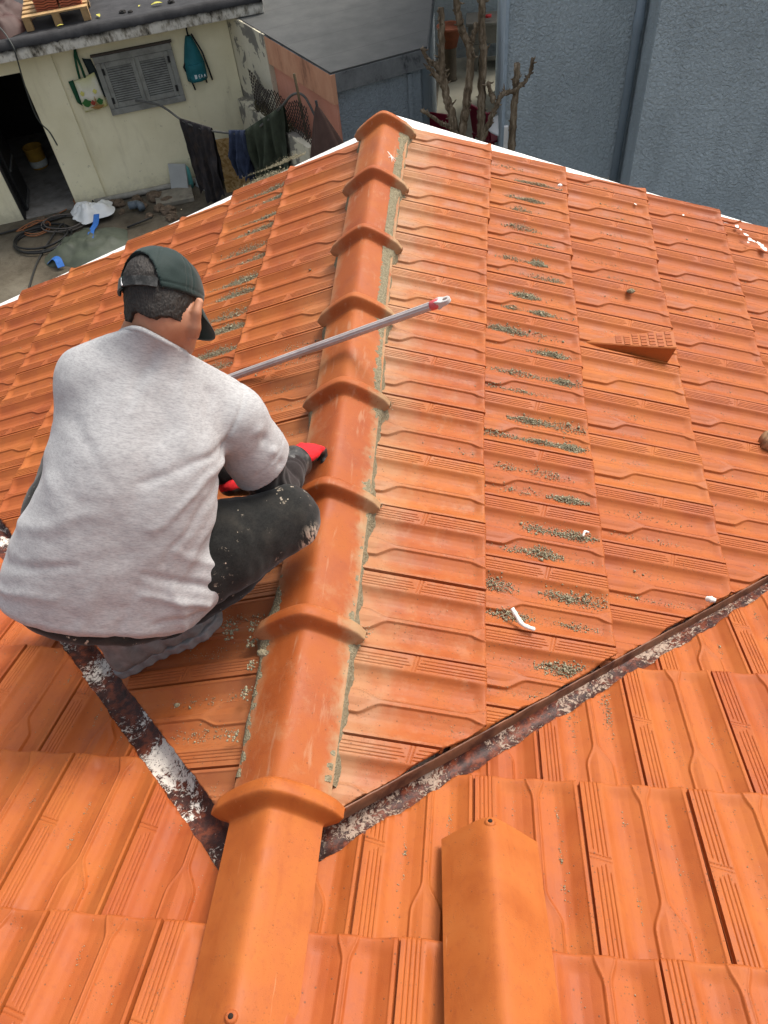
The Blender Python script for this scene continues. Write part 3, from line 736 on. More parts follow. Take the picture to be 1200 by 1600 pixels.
arc_band('strap_fold', -0.009, 0.019, -52, -14, 0.0890, 0.1118, 0.005, M_CAP, cap)
# small white mark on the strap
def on_strap(a, u): a = math.radians(a); return hp(math.sin(a) * 0.0898, u, -0.012 - math.cos(a) * 0.1128)
mk = [(-16.0, 0.0135), (-15.4, 0.0145), (-13.2, 0.002), (-10.2, -0.0035), (-12.0, -0.0055), (-14.0, -0.001)]
V = [on_strap(a, u) for a, u in mk]; V += [v + HF * 0.002 for v in V]
mb = MB(); mb.add(V, [tuple(range(6)), tuple(range(11, 5, -1))] + [(i, (i + 1) % 6, 6 + (i + 1) % 6, 6 + i) for i in range(6)]); 
o = mb.build('strap_mark', simple('mark_white', (0.8, 0.8, 0.8), 0.5, bump=0), cap)
# --- T-shirt
SP0 = PJ['pel'] - SPN * 0.075
SPT0 = [SP0 - BACK * 0.005, PJ['pel'] + SPN * 0.05 + BACK * 0.012, PJ['pel'] * .5 + PJ['c7'] * .5 + BACK * 0.028 + LATS * .022, PJ['c7'] - SPN * 0.10 + BACK * 0.0 + LATS * .022, PJ['c7'] + SPN * 0.050 - BACK * 0.034]
SPT = [np.array(v) for v in smooth_path(SPT0, 8)]; _kt = np.linspace(0, 4, len(SPT))
SPW = np.interp(_kt, range(5), [.204, .202, .158, .142, .070]); SPD = np.interp(_kt, range(5), [.130, .130, .112, .092, .060])
for _ in range(10): SPW[1:-1] = (SPW[:-2] + 2 * SPW[1:-1] + SPW[2:]) / 4; SPD[1:-1] = (SPD[:-2] + 2 * SPD[1:-1] + SPD[2:]) / 4
SPLAT = [unit(LATH * max(0, 1 - t / 2) + LATS * min(1, t / 2)) for t in _kt]
SPL = np.linalg.norm(PJ['c7'] - PJ['pel']); _tt = [(v - PJ['pel']) @ SPN / SPL for v in SPT]
def trunk(P, dw=0.0):
    t = (P - PJ['pel']) @ SPN / SPL; tc = np.clip(t, _tt[0], _tt[-1])
    C_ = np.stack([np.interp(tc, _tt, [v[i] for v in SPT]) for i in range(3)], 1); Lx = np.stack([np.interp(tc, _tt, [v[i] for v in SPLAT]) for i in range(3)], 1)
    q = P - C_; z = (t - tc) * SPL; wx = np.interp(tc, _tt, SPW) - dw; wn = np.interp(tc, _tt, SPD) - dw
    n = q @ BACK; x = (q * Lx).sum(1)
    # blades of the shoulders and the hollow of the spine
    k = (np.abs(x / wx) ** 2.3 + np.abs(n / wn) ** 2.3 + np.abs(z / 0.05) ** 2.3) ** (1 / 2.3)
    return (k - 1) * wn * 0.9
def shirt_sdf(P):
    d = trunk(P)
    d = smin(d, sd_chain(P, [PJ['c7'] - BACK * .052 + SPN * .010, PJ['shR'] - BACK * .005], [.060, .066]), 0.05)
    d = smin(d, sd_chain(P, [PJ['c7'] - BACK * .052 + SPN * .004, PJ['shL'] - BACK * .005], [.060, .062]), 0.05)
    sl = smax(sd_chain(P, [PJ['shR'], PJ['shR'] * .35 + SLV_E * .65, SLV_X], [.066, .073, .082], 0.02), plane(P, SLV_E - SLV_D * .020, SLV_N), 0.002)
    sl = np.maximum(sl, -np.maximum(sd_chain(P, [PJ['shR'], SLV_X], [.052, .070]), -plane(P, SLV_E - SLV_D * .042 - SLV_N * 0.04, SLV_N)))
    d = smin(d, sl, 0.022)
    d = smin(d, sd_chain(P, [PJ['shL'], PJ['shL'] * .4 + PJ['elbL'] * .6], [.064, .070], 0.02), 0.04)
    d = smax(d, -plane(P, HEM_O, HEM_N), 0.008)
    d = np.maximum(d, -np.maximum(sd_spine(P, SPT0[:2], [LATH, LATH], BACK, [.180, .186], [.102, .104], 2.25, 0.2), plane(P, HEM_O + HEM_N * 0.03, HEM_N)))
    d = smin(d, sd_cone(P, PJ['shL'] - BACK * .01, PJ['pel'] * .5 + PJ['c7'] * .5 - LATS * .088 - BACK * .01, .055, .055), 0.05)
    d = smin(d, sd_cone(P, PJ['hipR'], PJ['hipR'] + (PJ['kneeR'] - PJ['hipR']) * .08, .115, .111), 0.025)
    # neck: a close collar cut by a slanting plane
    d = smin(d, sd_cone(P, NKA, NKB, 0.086, 0.080), 0.03)
    d = smax(d, plane(P, NKO, NKN), 0.003); d = smax(d, plane(P, A3((-0.3115, 0.8401, 0.6502)), A3((-0.2702, 0.4722, 0.8391))), 0.012)
    return np.maximum(d, -np.maximum(sd_cone(P, NKA, NKB, 0.070, 0.070), -plane(P, NKO - NKN * 0.015, NKN)))
SLV_E = A3((-0.100, 0.866, 0.236)); SLV_D = unit(SLV_E - PJ['shR']); SLV_X = SLV_E + SLV_D * 0.06; SLV_N = unit(SLV_D + LATS * 0.35)
HEM_O = SP0 - SPN * 0.038; HEM_N = unit(SPN + BACK * 0.10 - LATS * 0.05)
NKA = PJ['c7'] - BACK * 0.045 - SPN * 0.03; NKB = hp(0, -0.02, -0.010); NKO = A3((-0.2082, 0.8495, 0.6211)); NKN = unit(A3((0.4711, 0.6858, 0.5548)))
MIDB = (PJ['pel'] + PJ['c7']) / 2
def fold3(P, a, b, w, amp): return amp * np.exp(-(sd_cone(P, a, b, 0, 0) / w) ** 2)
FOLDS = [  # (lateral, along the back) from pelvis, metres: start, end, width, height
    (.15, .33, .00, .25, .010, -.0065), (.155, .30, .04, .16, .010, .0065), (.16, .27, .08, .09, .010, -.006), (.17, .20, .12, .02, .011, .005),
    (.20, .02, .05, .065, .010, -.0075), (.20, -.02, .07, .01, .011, .008), (.20, -.05, .10, -.06, .010, -.007), (.17, -.08, .10, .06, .009, .005), (.20, .07, .10, .11, .010, .005),
    (-.19, .10, -.08, .17, .014, .0045), (-.21, .02, -.09, .06, .013, -.005), (-.21, -.04, -.10, -.01, .013, .005), (-.13, .33, -.05, .24, .013, -.003), (-.15, .22, -.09, .10, .014, .003),
    (-.03, .50, -.055, .38, .010, -.005), (.035, .46, .065, .33, .012, .003), (.10, .42, .09, .33, .012, -.003), (-.04, -.08, -.02, .05, .014, .003), (.03, -.09, .05, .03, .012, -.003), (-.11, -.09, -.13, .02, .014, -.003)]
def shirt_disp(V, g):
    d = vnoise(V, 6) * 0.005 + vnoise(V, 21, 4) * 0.0022 + vnoise(V, (60, 60, 60), 8) * 0.0007
    q = V - PJ['pel']; X2 = np.stack([q @ LATS, q @ SPN], 1); bk = sstep(-.02, .03, q @ BACK)
    X2 = X2 + np.stack([vnoise(V, 14, 11), vnoise(V, 14, 17)], 1) * 0.012
    for x0, y0, x1, y1, wd, am in FOLDS:
        a = np.array((x0, y0)); ab = np.array((x1 - x0, y1 - y0)); t = np.clip((X2 - a) @ ab / (ab @ ab), 0, 1); ds = np.linalg.norm(X2 - a - t[:, None] * ab, axis=1)
        d += am * np.exp(-(ds / wd) ** 2) * (1 - .6 * t) * bk
    for x0, y0, wd, am in ((-.085, .33, .055, .009), (.105, .33, .05, .009), (.01, .36, .03, -.006), (.0, .25, .03, -.006), (-.01, .14, .035, -.005)):
        d += am * np.exp(-(((X2[:, 0] - x0) ** 2 + ((X2[:, 1] - y0) * (.6 if am < 0 else .75)) ** 2) / wd ** 2)) * bk
    for t0, t1, am in ((.11, .03, -.006), (.13, .07, .006), (.15, .11, -.005), (.06, .00, .004)):
        d += fold3(V, PJ['shR'] + SLV_D * t0 - LATS * .055 + BACK * .045, PJ['shR'] + SLV_D * t1 + LATS * .05 + BACK * .055, .011, am)
    d *= sstep(.003, .035, -plane(V, NKO, NKN))
    # stitched hems
    for o_, n_ in ((SLV_E, SLV_N), ):
        t = -plane(V, o_ - SLV_D * .042, n_); near = np.linalg.norm(V - SLV_E, axis=1) < 0.14
        d += np.where(near, -0.0016 * np.exp(-((t - 0.022) / 0.0025) ** 2), 0)
    t = plane(V, HEM_O, HEM_N); d += -0.0018 * np.exp(-((t - 0.024) / 0.003) ** 2)
    # shoulder seam of the sleeve
    sp_ = unit(PJ['shR'] - PJ['c7']); tt = plane(V, PJ['shR'] - LATS * 0.022 + SPN * .0, unit(LATS + SLV_D * 0.55)); near = np.linalg.norm(V - PJ['shR'], axis=1) < 0.13
    d += np.where(near, -0.0042 * np.exp(-(tt / 0.0040) ** 2), 0)
    return d
me, _, _ = nets('t_shirt', shirt_sdf, (-0.72, 0.34, -0.02), (0.08, 1.06, 0.74), 0.0048, M_SHIRT, shirt_disp); shirt = pchild('t_shirt', me)
# rib collar
ring = []
nd = unit(NKB - NKA); ctr = NKA + nd * (((NKO - NKA) @ NKN) / (nd @ NKN)); na_ = unit(np.cross(NKN, LATS)); nl_ = np.cross(na_, NKN)
for i in range(60):
    a = 2 * math.pi * i / 60; dirv = nl_ * math.cos(a) + na_ * math.sin(a); rr_ = np.linspace(.03, .14, 111)
    f_ = sd_cone(ctr + rr_[:, None] * dirv, NKA, NKB, 0.079, 0.075); ring.append(ctr + dirv * rr_[int(np.argmax(f_ > 0))] - NKN * .003)
R_ = np.array(ring); _n2 = unit(A3((-0.2702, 0.4722, 0.8391))); _e2 = (R_ - A3((-0.3115, 0.8401, 0.6502))) @ _n2; R_ -= np.maximum(_e2 + .004, 0)[:, None] * _n2
for _ in range(6): R_ = (np.roll(R_, 1, 0) + R_ * 2 + np.roll(R_, -1, 0)) / 4
mb = MB(); P_ = [Vector(p) for p in R_] + [Vector(R_[0]), Vector(R_[1])]
mb.tube(P_, 0.0062, 10, False); o = mb.build('collar', cloth_mat('collar_rib', (0.32, 0.318, 0.318), (0.43, 0.428, 0.425), (LATS, SPN, BACK), (500, 500, 500)), shirt)
# --- trousers
def tr_sdf(P):
    d = sd_spine(P, [PJ['pel'] - SPN * .10, PJ['pel'] + SPN * .03], [LATH, LATH], BACK, [.172, .165], [.115, .108], 2.2, .05)
    d = smin(d, sd_chain(P, [PJ['hipR'] + A3((0, 0, -.01)), (PJ['hipR'] + PJ['kneeR']) / 2 + A3((0, 0, .004)), PJ['kneeR']], [.104, .098, .080], 0.02), 0.03)
    d = smin(d, sd_chain(P, [PJ['kneeR'] - A3((0.01, 0, .012)), PJ['kneeR'] * .5 + PJ['ankR'] * .5 - A3((0, 0, .005)), PJ['ankR'] + A3((.02, .01, .03))], [.068, .066, .054], 0.02), 0.02)
    d = smin(d, sd_chain(P, [PJ['hipL'], (PJ['hipL'] + PJ['kneeL']) / 2, PJ['kneeL']], [.094, .084, .072], 0.02), 0.03)
    d = smin(d, sd_chain(P, [PJ['kneeL'], PJ['footL'] + A3((0, 0, .06))], [.064, .056], 0.02), 0.02)
    return d
def tr_disp(V, g):
    d = vnoise(V, 14, 2) * 0.006 + vnoise(V, 40, 5) * 0.002
    kn = V - PJ['kneeR']
    ph = (V @ unit(PJ['kneeR'] - PJ['hipR'])) * 130 + vnoise(V, 12, 9) * 5
    near = np.exp(-((np.linalg.norm(V - (PJ['hipR'] * .65 + PJ['kneeR'] * .35), axis=1)) / 0.09) ** 2)
    return d + np.sin(ph) * 0.004 * near
me, _, _ = nets('trousers', tr_sdf, (-0.86, 0.36, -0.24), (0.08, 1.05, 0.36), 0.0070, M_TROUS, tr_disp); trous = pchild('trousers', me)
# --- right arm: dark undersleeve, cuff, glove
def slv_sdf(P):
    d = sd_chain(P, [PJ['shR'] * .4 + SLV_E * .6, PJ['elbR'] - A3((.004, 0, 0)), PJ['elbR'] * .5 + PJ['wrR'] * .5, PJ['wrR'] - unit(PJ['knR'] - PJ['wrR']) * .01], [.055, .050, .044, .036], 0.015)
    return smin(d, sd_chain(P, [PJ['shL'], PJ['elbL'], PJ['handL'] * .75 + PJ['elbL'] * .25], [.055, .048, .036], 0.015), 0.01)
me, _, _ = nets('undersleeve', slv_sdf, (-0.55, 0.70, 0.0), (0.05, 1.12, 0.64), 0.006, M_SLV, lambda V, g: vnoise(V, 30) * 0.003 + np.sin(V @ unit(PJ['wrR'] - PJ['elbR']) * 160 + vnoise(V, 20) * 4) * 0.002); pchild('undersleeve', me)
fd = unit(PJ['knR'] - PJ['wrR'])
mb = MB(); c0, c1 = PJ['wrR'] - fd * 0.055, PJ['wrR'] + fd * 0.006
mb.tube([c0, c0 + (c1 - c0) * .1, c0 + (c1 - c0) * .5, c0 + (c1 - c0) * .85, c1, c1 - fd * .004], [.040, .0445, .0450, .0455, .0460, .036], 28); mb.build('glove_cuff', M_GBLK, None)
gc = bpy.data.objects['glove_cuff']; gc.parent = man; gc.matrix_parent_inverse = Matrix.Translation(-PROOT)
def hand(base, fwd, pal, mirror, open_=0.6):
    """gloved hand: palm, four bent fingers and a thumb; fwd along the fingers, pal out of the palm"""
    fwd = unit(fwd); pal = unit(pal - fwd * (A3(pal) @ fwd)); side = np.cross(fwd, pal) * mirror     # towards the thumb
    def H(f, s, p): return base + fwd * f + side * s + pal * p
    fingers = []
    for i, (s, ln) in enumerate(((0.030, .072), (0.010, .080), (-0.010, .074), (-0.029, .058))):
        k = H(0.078 - 0.004 * i, s, -0.004); b1 = k + (fwd * math.cos(.5) + pal * math.sin(.5)) * ln * .48; b2 = b1 + (fwd * math.cos(1.5) + pal * math.sin(1.5)) * ln * .34; b3 = b2 + (fwd * math.cos(2.2) + pal * math.sin(2.2)) * ln * .28
        fingers.append([H(0.04, s * .8, -0.002), k, b1, b2, b3])
    th = [H(0.012, 0.026, 0.004), H(0.040, 0.050, 0.016), H(0.068, 0.056, 0.030), H(0.090, 0.046, 0.038)]
    def f(P):
        d = sd_ell(P, H(0.040, 0, 0), (0.052, 0.043, 0.022), (fwd, side, pal)); d = smin(d, sd_cone(P, H(-0.02, 0, 0), H(0.03, 0, 0), 0.029, 0.029), 0.02)
        for c in fingers: d = smin(d, sd_chain(P, c, [.0105, .0120, .0108, .0100, .0092]), 0.006)
        return smin(d, sd_chain(P, th, [.015, .0135, .0120, .0105]), 0.008)
    return f, H
def glove(name, base, fwd, pal, mirror):
    f, H = hand(A3(base), A3(fwd), A3(pal), mirror)
    me, V, F = nets(name, f, A3(base) - 0.14, A3(base) + 0.16, 0.0032, M_RED, lambda V, g: vnoise(V, 120) * 0.0008)
    me.materials.append(M_GBLK); p = unit(A3(pal)); fw = unit(A3(fwd))
    q = (V - A3(base)) @ p; ff = (V - A3(base)) @ fw
    vm = (q > 0.010) | (ff > 0.098)
    Fv = np.array([vm[list(t)].mean() for t in F]); me.polygons.foreach_set('material_index', (Fv > 0.5).astype(np.int32)); me.update()
    return pchild(name, me)
glove('glove', PJ['wrR'] + fd * 0.016 + A3((0, 0, .004)), fd + A3((0.10, 0.25, -0.15)), A3((0.10, -0.35, -1.0)), 1)
glove('glove', PJ['handL'], A3((0.5, 0.45, -0.45)), A3((0.2, -0.6, -0.6)), -1)
# --- right shoe (and left, mostly hidden)
def shoe(heel, toe, up):
    heel, toe = A3(heel), A3(toe); fw = unit(toe - heel); up = unit(A3(up) - fw * (A3(up) @ fw)); sd_ = np.cross(fw, up); ln = np.linalg.norm(toe - heel)
    def Q(f, s, u): return heel + fw * f * ln + sd_ * s + up * u
    def loc(P): q = P - heel; return q @ fw / ln, q @ sd_, q @ up
    def sole(P):
        f, s, u = loc(P); wdt = np.interp(f, [-.06, 0, .12, .35, .5, .72, .9, 1.0, 1.05], [.004, .030, .039, .034, .037, .049, .044, .022, .004]); wv = 0.0025 * np.sin(f * 46)
        return np.maximum.reduce([np.abs(s) - wdt - wv, u - 0.026, -u, np.abs(f - .5) * ln - .52 * ln])
    def upper(P):
        d = sd_chain(P, [Q(.16, 0, .055), Q(.45, 0, .058), Q(.78, 0, .040), Q(.90, 0, .036)], [.042, .042, .040, .032], 0.02)
        d = smin(d, sd_cone(P, Q(.2, 0, .06), Q(.28, 0, .13), .044, .047), .03)
        f, s, u = loc(P); return smax(d, 0.022 - u, 0.004)
    return sole, upper, fw
RU = A3((math.sin(PL), 0, math.cos(PL))) * 1.0; RU = A3((-math.sin(PL), 0, math.cos(PL)))
for hl, to in (((-0.505, 0.545, -0.180), (-0.235, 0.640, -0.068)), ((-0.80, 0.70, -0.285), (-0.60, 0.88, -0.205))):
    so, upf, fw = shoe(hl, to, RU)
    lo = np.minimum(A3(hl), A3(to)) - 0.10; hi = np.maximum(A3(hl), A3(to)) + A3((.1, .1, .19))
    me, _, _ = nets('shoe', upf, lo, hi, 0.0045, M_SHOE, lambda V, g: vnoise(V, 16) * 0.003 + np.sin(V @ fw * 120 + vnoise(V, 10, 3) * 3) * 0.0030); sh = pchild('shoe', me)
    me, _, _ = nets('sole', so, lo, hi, 0.0040, M_SOLE); pchild('sole', me, sh)
# ------------------------------------------------------------------ details lying on the roof
M_MORT = NT('mortar', 0.95, 0.1)
_n = M_MORT.noise(140, 5, 0.7); _v = M_MORT.voro(260)
M_MORT.bump(M_MORT.math('ADD', _n, _v), 0.9, 0.003)
M_MORT = M_MORT.done(M_MORT.ramp(_n, [(0.3, (0.15, 0.128, 0.080)), (0.55, (0.25, 0.215, 0.14)), (0.8, (0.36, 0.31, 0.215))]))
def tile_point(M, u, v):
    h = float(tile_h(np.array([u]), np.array([v]))[0]); return M @ Vector((u, -v, h))
def surf_z(side, x, y):
    return (zR if side == 'R' else zL)(x, y)
def bedding(sgn, label):
    """mortar squeezed out along the foot of the ridge tiles"""
    V = []; n = 560; m = 9
    for i in range(n):
        y = 0.235 + (3.09 - 0.235) * i / (n - 1)
        xc = float(np.interp(y, [e[1] for e in R_END], [e[0] for e in R_END]))
        fl = 0.0
        for xe, ye in R_END[1:]:
            fl = max(fl, math.exp(-((y - ye + 0.035) / 0.045) ** 2))
        wn = 0.5 + 0.5 * noise.noise(Vector((y * 9, sgn * 3.1, 0))); wf = noise.noise(Vector((y * 45, sgn * 7.7, 1))) * 0.005 + noise.noise(Vector((y * 140, sgn * 2, 4))) * 0.003
        outer = 0.105 + 0.008 * wn + 0.018 * fl + wf * .6 - .007 * (sgn > 0) * float(sstep(1.2, 1.9, y))
        if sgn < 0: outer += 0.002 + 0.016 * (y < 0.75) * wn
        for k in range(m):
            t = k / (m - 1); x = xc + sgn * (0.066 + (outer - 0.066) * t)
            base = surf_z('R' if sgn > 0 else 'L', x, y)
            z = base - 0.004 + 0.008 * (1 - t) - 0.034 * sstep(0.72, 1.0, t) + 0.004 * fl * (1 - t)
            q = Vector((x * 120, y * 120, sgn)); z += noise.noise(q) * 0.0022 + max(0, noise.noise(q * 0.45)) * 0.004
            V.append((x, y, float(z)))
    o = link_mesh('mortar_bed', mesh_from('mortar_bed', V, grid_faces(m, n), M_MORT))
    return tag(o, label, 'mortar')
bedding(1, 'grey green mortar seam along the right foot of the ridge tiles'); bedding(-1, 'grey mortar seam along the left foot of the ridge tiles, lumpy near the front')
# --- crumbs: (points, size) -> one mesh
OCT = np.array([(1, 0, 0), (-1, 0, 0), (0, 1, 0), (0, -1, 0), (0, 0, 1), (0, 0, -1)], float)
OCF = np.array([(0, 2, 4), (2, 1, 4), (1, 3, 4), (3, 0, 4), (2, 0, 5), (1, 2, 5), (3, 1, 5), (0, 3, 5)])
def crumbs(name, P, Rr, mat, label, cat='crumbs', smooth=False):
    P = np.array(P); Rr = np.array(Rr); n = len(P)
    ang = rng.uniform(0, 6.283, (n, 3)); V = np.repeat(OCT[None], n, 0) * rng.uniform(0.55, 1.25, (n, 6, 1))
    c, s_ = np.cos(ang), np.sin(ang)
    x, y, z = V[..., 0].copy(), V[..., 1].copy(), V[..., 2].copy()
    x, y = x * c[:, :1] - y * s_[:, :1], x * s_[:, :1] + y * c[:, :1]; y, z = y * c[:, 1:2] - z * s_[:, 1:2], y * s_[:, 1:2] + z * c[:, 1:2]
    V = np.stack([x, y, z * 0.8], -1) * Rr[:, None, None] + P[:, None, :]
    F = (OCF[None] + (np.arange(n) * 6)[:, None, None]).reshape(-1, 3)
    me = bpy.data.meshes.new(name); me.vertices.add(n * 6); me.vertices.foreach_set('co', V.reshape(-1).astype(np.float32))
    me.loops.add(len(F) * 3); me.loops.foreach_set('vertex_index', F.reshape(-1).astype(np.int32)); me.polygons.add(len(F))
    me.polygons.foreach_set('loop_start', (np.arange(len(F)) * 3).astype(np.int32)); me.update(calc_edges=True); me.materials.append(mat)
    o = link_mesh(name, me); return tag(o, label, cat, kind='stuff')
M_CRUMB = NT('crumb', 0.95, 0.1)
_g = M_CRUMB.voro(300, out='Color'); M_CRUMB = M_CRUMB.done(M_CRUMB.ramp(_g, [(0.1, (0.15, 0.132, 0.082)), (0.5, (0.265, 0.238, 0.155)), (0.9, (0.40, 0.365, 0.26))]))
LIMR = [(CUT_R, 1)]; LIML = [(CUT_L, 1)]
CH = {1: (0.385 * W, 0.020), 2: (0.775 * W, 0.017)}
def pile(Pts, Rad, M, u0, su, v0, sv, n, r0=0.0011, r1=0.0030, mound=0.006, lim=None):
    for _ in range(n):
        v = v0 + max(-2.0, min(2.0, rng.normal())) * sv; u = u0 + rng.normal() * su * (0.6 + 0.4 * math.cos((v - v0) / sv))
        if v < 0.004 or v > 0.365 or u < 0.004 or u > W - 0.004: continue
        p = tile_point(M, u, v)
        lim = lim or LIMCUR
        if lim and any(side_of(c_, p.x, p.y) * k_ < .012 for c_, k_ in lim): continue
        e = math.exp(-((v - v0) / sv) ** 2 * 0.8 - ((u - u0) / max(su, 1e-4)) ** 2 * 0.7)
        r = r0 + (r1 - r0) * rng.random() ** 2.2
        if rng.random() < 0.012: r *= 2.4
        p.z += r * 0.4 + rng.random() * mound * e * min(1, n / 350)
        Pts.append(tuple(p)); Rad.append(r)
PR_, RR_, PL_, RL_, PN_, RN_ = [], [], [], [], [], []
for side, row, j, M in TILES:
    LIMCUR = LIMR if side == 'R' else LIML if side == 'L' else None
    for ch in (1, 2):
        u0, su = CH[ch]
        if side == 'R':
            if row == 1:
                for _q in range(rng.integers(2, 5) if M.translation.y < 2.4 else rng.integers(1, 3)): pile(PR_, RR_, M, u0, su * rng.uniform(.35, .7), rng.uniform(.05, .33), rng.uniform(.020, .055), int(90 + 650 * rng.random() ** 1.5), r1=.0034, mound=0.012, lim=LIMR)
                pile(PR_, RR_, M, u0, su * .75, .19, .11, int(260 + 260 * rng.random()), r0=.0006, r1=.0014, lim=LIMR); continue
                pile(PR_, RR_, M, u0, su * 0.62, rng.uniform(.20, .30), rng.uniform(.035, .065), int(500 + 1000 * big), r1=.0034, mound=0.012)
                pile(PR_, RR_, M, u0, su * .30, rng.uniform(.08, .2), rng.uniform(.06, .10), int(60 + 150 * rng.random()), r1=0.0022)
                if rng.random() < 0.5: pile(PR_, RR_, M, u0, su * .35, rng.uniform(.30, .345), .02, int(150 + 200 * rng.random()))
            elif row == 2:
                pile(PR_, RR_, M, u0, su * .4, rng.uniform(.15, .28), rng.uniform(.05, .10), int(25 + 130 * rng.random() ** 2), r1=0.0024)
            elif row == 3: pile(PR_, RR_, M, u0, su * .5, .18, .12, int(6 + 30 * rng.random()), r1=0.0028)
            elif row == 0:
                pile(PR_, RR_, M, u0, su * .6, .10, .09, lim=LIMR, n=int(14 + 30 * rng.random()), r0=.0007, r1=0.0016)
                if rng.random() < .3: pile(PR_, RR_, M, u0, su * .5, .06, .03, int(90 * rng.random()), r0=.0007, r1=0.0017)
            else: pile(PR_, RR_, M, u0, su * .5, .18, .12, int(12 * rng.random()), r1=0.0030)
        elif side == 'L':
            if row == 1:
                pile(PL_, RL_, M, u0, su * rng.uniform(.5, .9), rng.uniform(.16, .30), rng.uniform(.05, .09), int(450 + 1000 * rng.random()), r1=.0034, mound=0.010)
                pile(PL_, RL_, M, u0, su * .75, .2, .10, 300, r0=.0006, r1=.0014); pile(PL_, RL_, M, u0, su * .3, rng.uniform(.1, .2), .07, int(150 + 150 * rng.random()), r1=0.0022)
            elif row == 0:
                y = M.translation.y
                if y < 1.75: pile(PL_, RL_, M, u0, su * .6, .25, .07, int(60 + 160 * rng.random()), r1=0.0024)
                else: pile(PL_, RL_, M, u0, su * .5, .2, .1, int(10 * rng.random()))
            else: pile(PL_, RL_, M, u0, su * .5, .2, .12, int(8 * rng.random() ** 2), r0=.0015, r1=0.0045)
        else:
            c_ = M @ Vector((W / 2, -L / 2, 0)); LN = [(CUT_NR, -1)] if c_.x > -.02 else [(CUT_NL, -1)]
            pile(PN_, RN_, M, u0 + rng.normal() * .003, su * .22, .20, .12, int(18 + 26 * rng.random()), r0=.0006, r1=0.0017, lim=LN)
            if rng.random() < .6:
                for _ in range(rng.integers(1, 4)): pile(PN_, RN_, M, u0, .003, rng.uniform(.05, .33), .010, int(8 + 16 * rng.random()), r0=.0007, r1=0.0022, lim=LN)
            if 0.52 < c_.x < 0.78 and 0.25 < c_.y: pile(PN_, RN_, M, u0, su * .5, .12, .05, 160, r1=.0022, lim=LN)
def lump_cloud(Pts, Rad, cx, cy, s, n, zf, r0=.002, r1=.006):
    for _ in range(n):
        x, y = cx + rng.normal() * s, cy + rng.normal() * s; Pts.append((x, y, zf(x, y) + 0.001)); Rad.append(r0 + (r1 - r0) * rng.random() ** 2)
for cx, cy in ((-.135, .56), (-.125, .50), (-.14, .61), (-.12, .43), (-.215, .625), (-.20, .60), (-.125, .33)): lump_cloud(PL_, RL_, cx, cy, .009, 22, zL)
for cx, cy in ((.13, .99), (.135, .60), (.13, 1.39), (.13, 1.8)): lump_cloud(PR_, RR_, cx, cy, .008, 60, zR, .001, .003)
crumbs('mortar_crumbs', PR_, RR_, M_CRUMB, 'greenish grey mortar crumbs heaped in the tile channels right of the ridge')
crumbs('mortar_crumbs', PL_, RL_, M_CRUMB, 'greenish grey mortar crumbs scattered in the tile channels left of the ridge')
crumbs('mortar_crumbs', PN_, RN_, M_CRUMB, 'fine grit scattered over the near foreground tiles')
# --- pebbles one can count: mortar lumps
def lump(c, r, seed, name='mortar_lump', mat=None, sc=(1, 0.75, 0.55), rz=0.0):
    bm = bmesh.new(); bmesh.ops.create_icosphere(bm, subdivisions=3, radius=1)
    for v in bm.verts:
        k = 1 + 0.35 * noise.noise(v.co * 1.6 + Vector((seed, 0, 0))) + 0.15 * noise.noise(v.co * 5 + Vector((seed, 3, 0))); v.co = Vector((v.co.x * sc[0], v.co.y * sc[1], v.co.z * sc[2])) * k * r
    me = bpy.data.meshes.new(name); bm.to_mesh(me); bm.free(); me.materials.append(mat or M_MORT)
    o = link_mesh(name, me); o.location = c; o.rotation_euler = (0, 0, rz); return o
for (x, y, r, lb) in ((-.108, .575, .013, 'largest mortar lump on the ridge tile left side behind the loose tile'), (-.086, .505, .012, 'pale mortar lump standing on the ridge tile flank beside the shoe'), (-.30, .42, .007, 'small round mortar pebble on the left tiles below the shoe')):
    zz = zL(x, y) + (0.038 if x > -.1 else .006); tag(lump((x, y, zz), r, x * 50), lb, 'mortar')
for i, (x, y, r, lb) in enumerate(((-1.22, 1.30, .017, 'largest mortar lump on the left slope beside the man\'s hip'), (1.0, 2.33, .015, 'grey mortar lump on the right slope above the vent tile'), (.75, 2.95, .010, 'white mortar blob beside the far verge on the right slope'))):
    tag(lump((x, y, (zL if x < 0 else zR)(x, y) + .001), r, i * 7 + 1, mat=M_WHITE if i == 2 else None), lb, 'mortar')
# --- white foam scraps
M_FOAM = simple('foam_white', (0.80, 0.78, 0.72), 0.8, 0.2, 0.08, 60, bump=0.5, bdist=0.002)
def strip(pts, r, label, side='R'):
    P = smooth_path([Vector(p) for p in pts], 6); n = len(P)
    rs = [r * (0.75 + 0.35 * noise.noise(Vector((i * .7, r * 900, 0))) + 0.25 * math.sin(math.pi * i / (n - 1))) for i in range(n)]
    mb = MB(); mb.tube(P, rs, 10); return tag(mb.build('foam_strip', M_FOAM), label, 'foam scrap')
def on(side, x, y, h=0.0): return (x, y, (zR if side == 'R' else zL)(x, y) + h)
strip([on('R', .488, .748, .004), on('R', .500, .728, .002), on('R', .515, .708, .001), on('R', .545, .700, .002)], .0062, 'bent white foam strip lying on mortar crumbs near the valley gutter')
strip([on('R', 1.042, .912, .010), on('R', 1.050, .905, .022), on('R', 1.060, .902, .024)], .0085, 'white foam knob at the edge of the right valley gutter')
strip([on('R', .700, 1.045, .000), on('R', .706, 1.060, .004), on('R', .718, 1.062, .002)], .0035, 'tiny white foam bit in the crumbs of the second tile row')
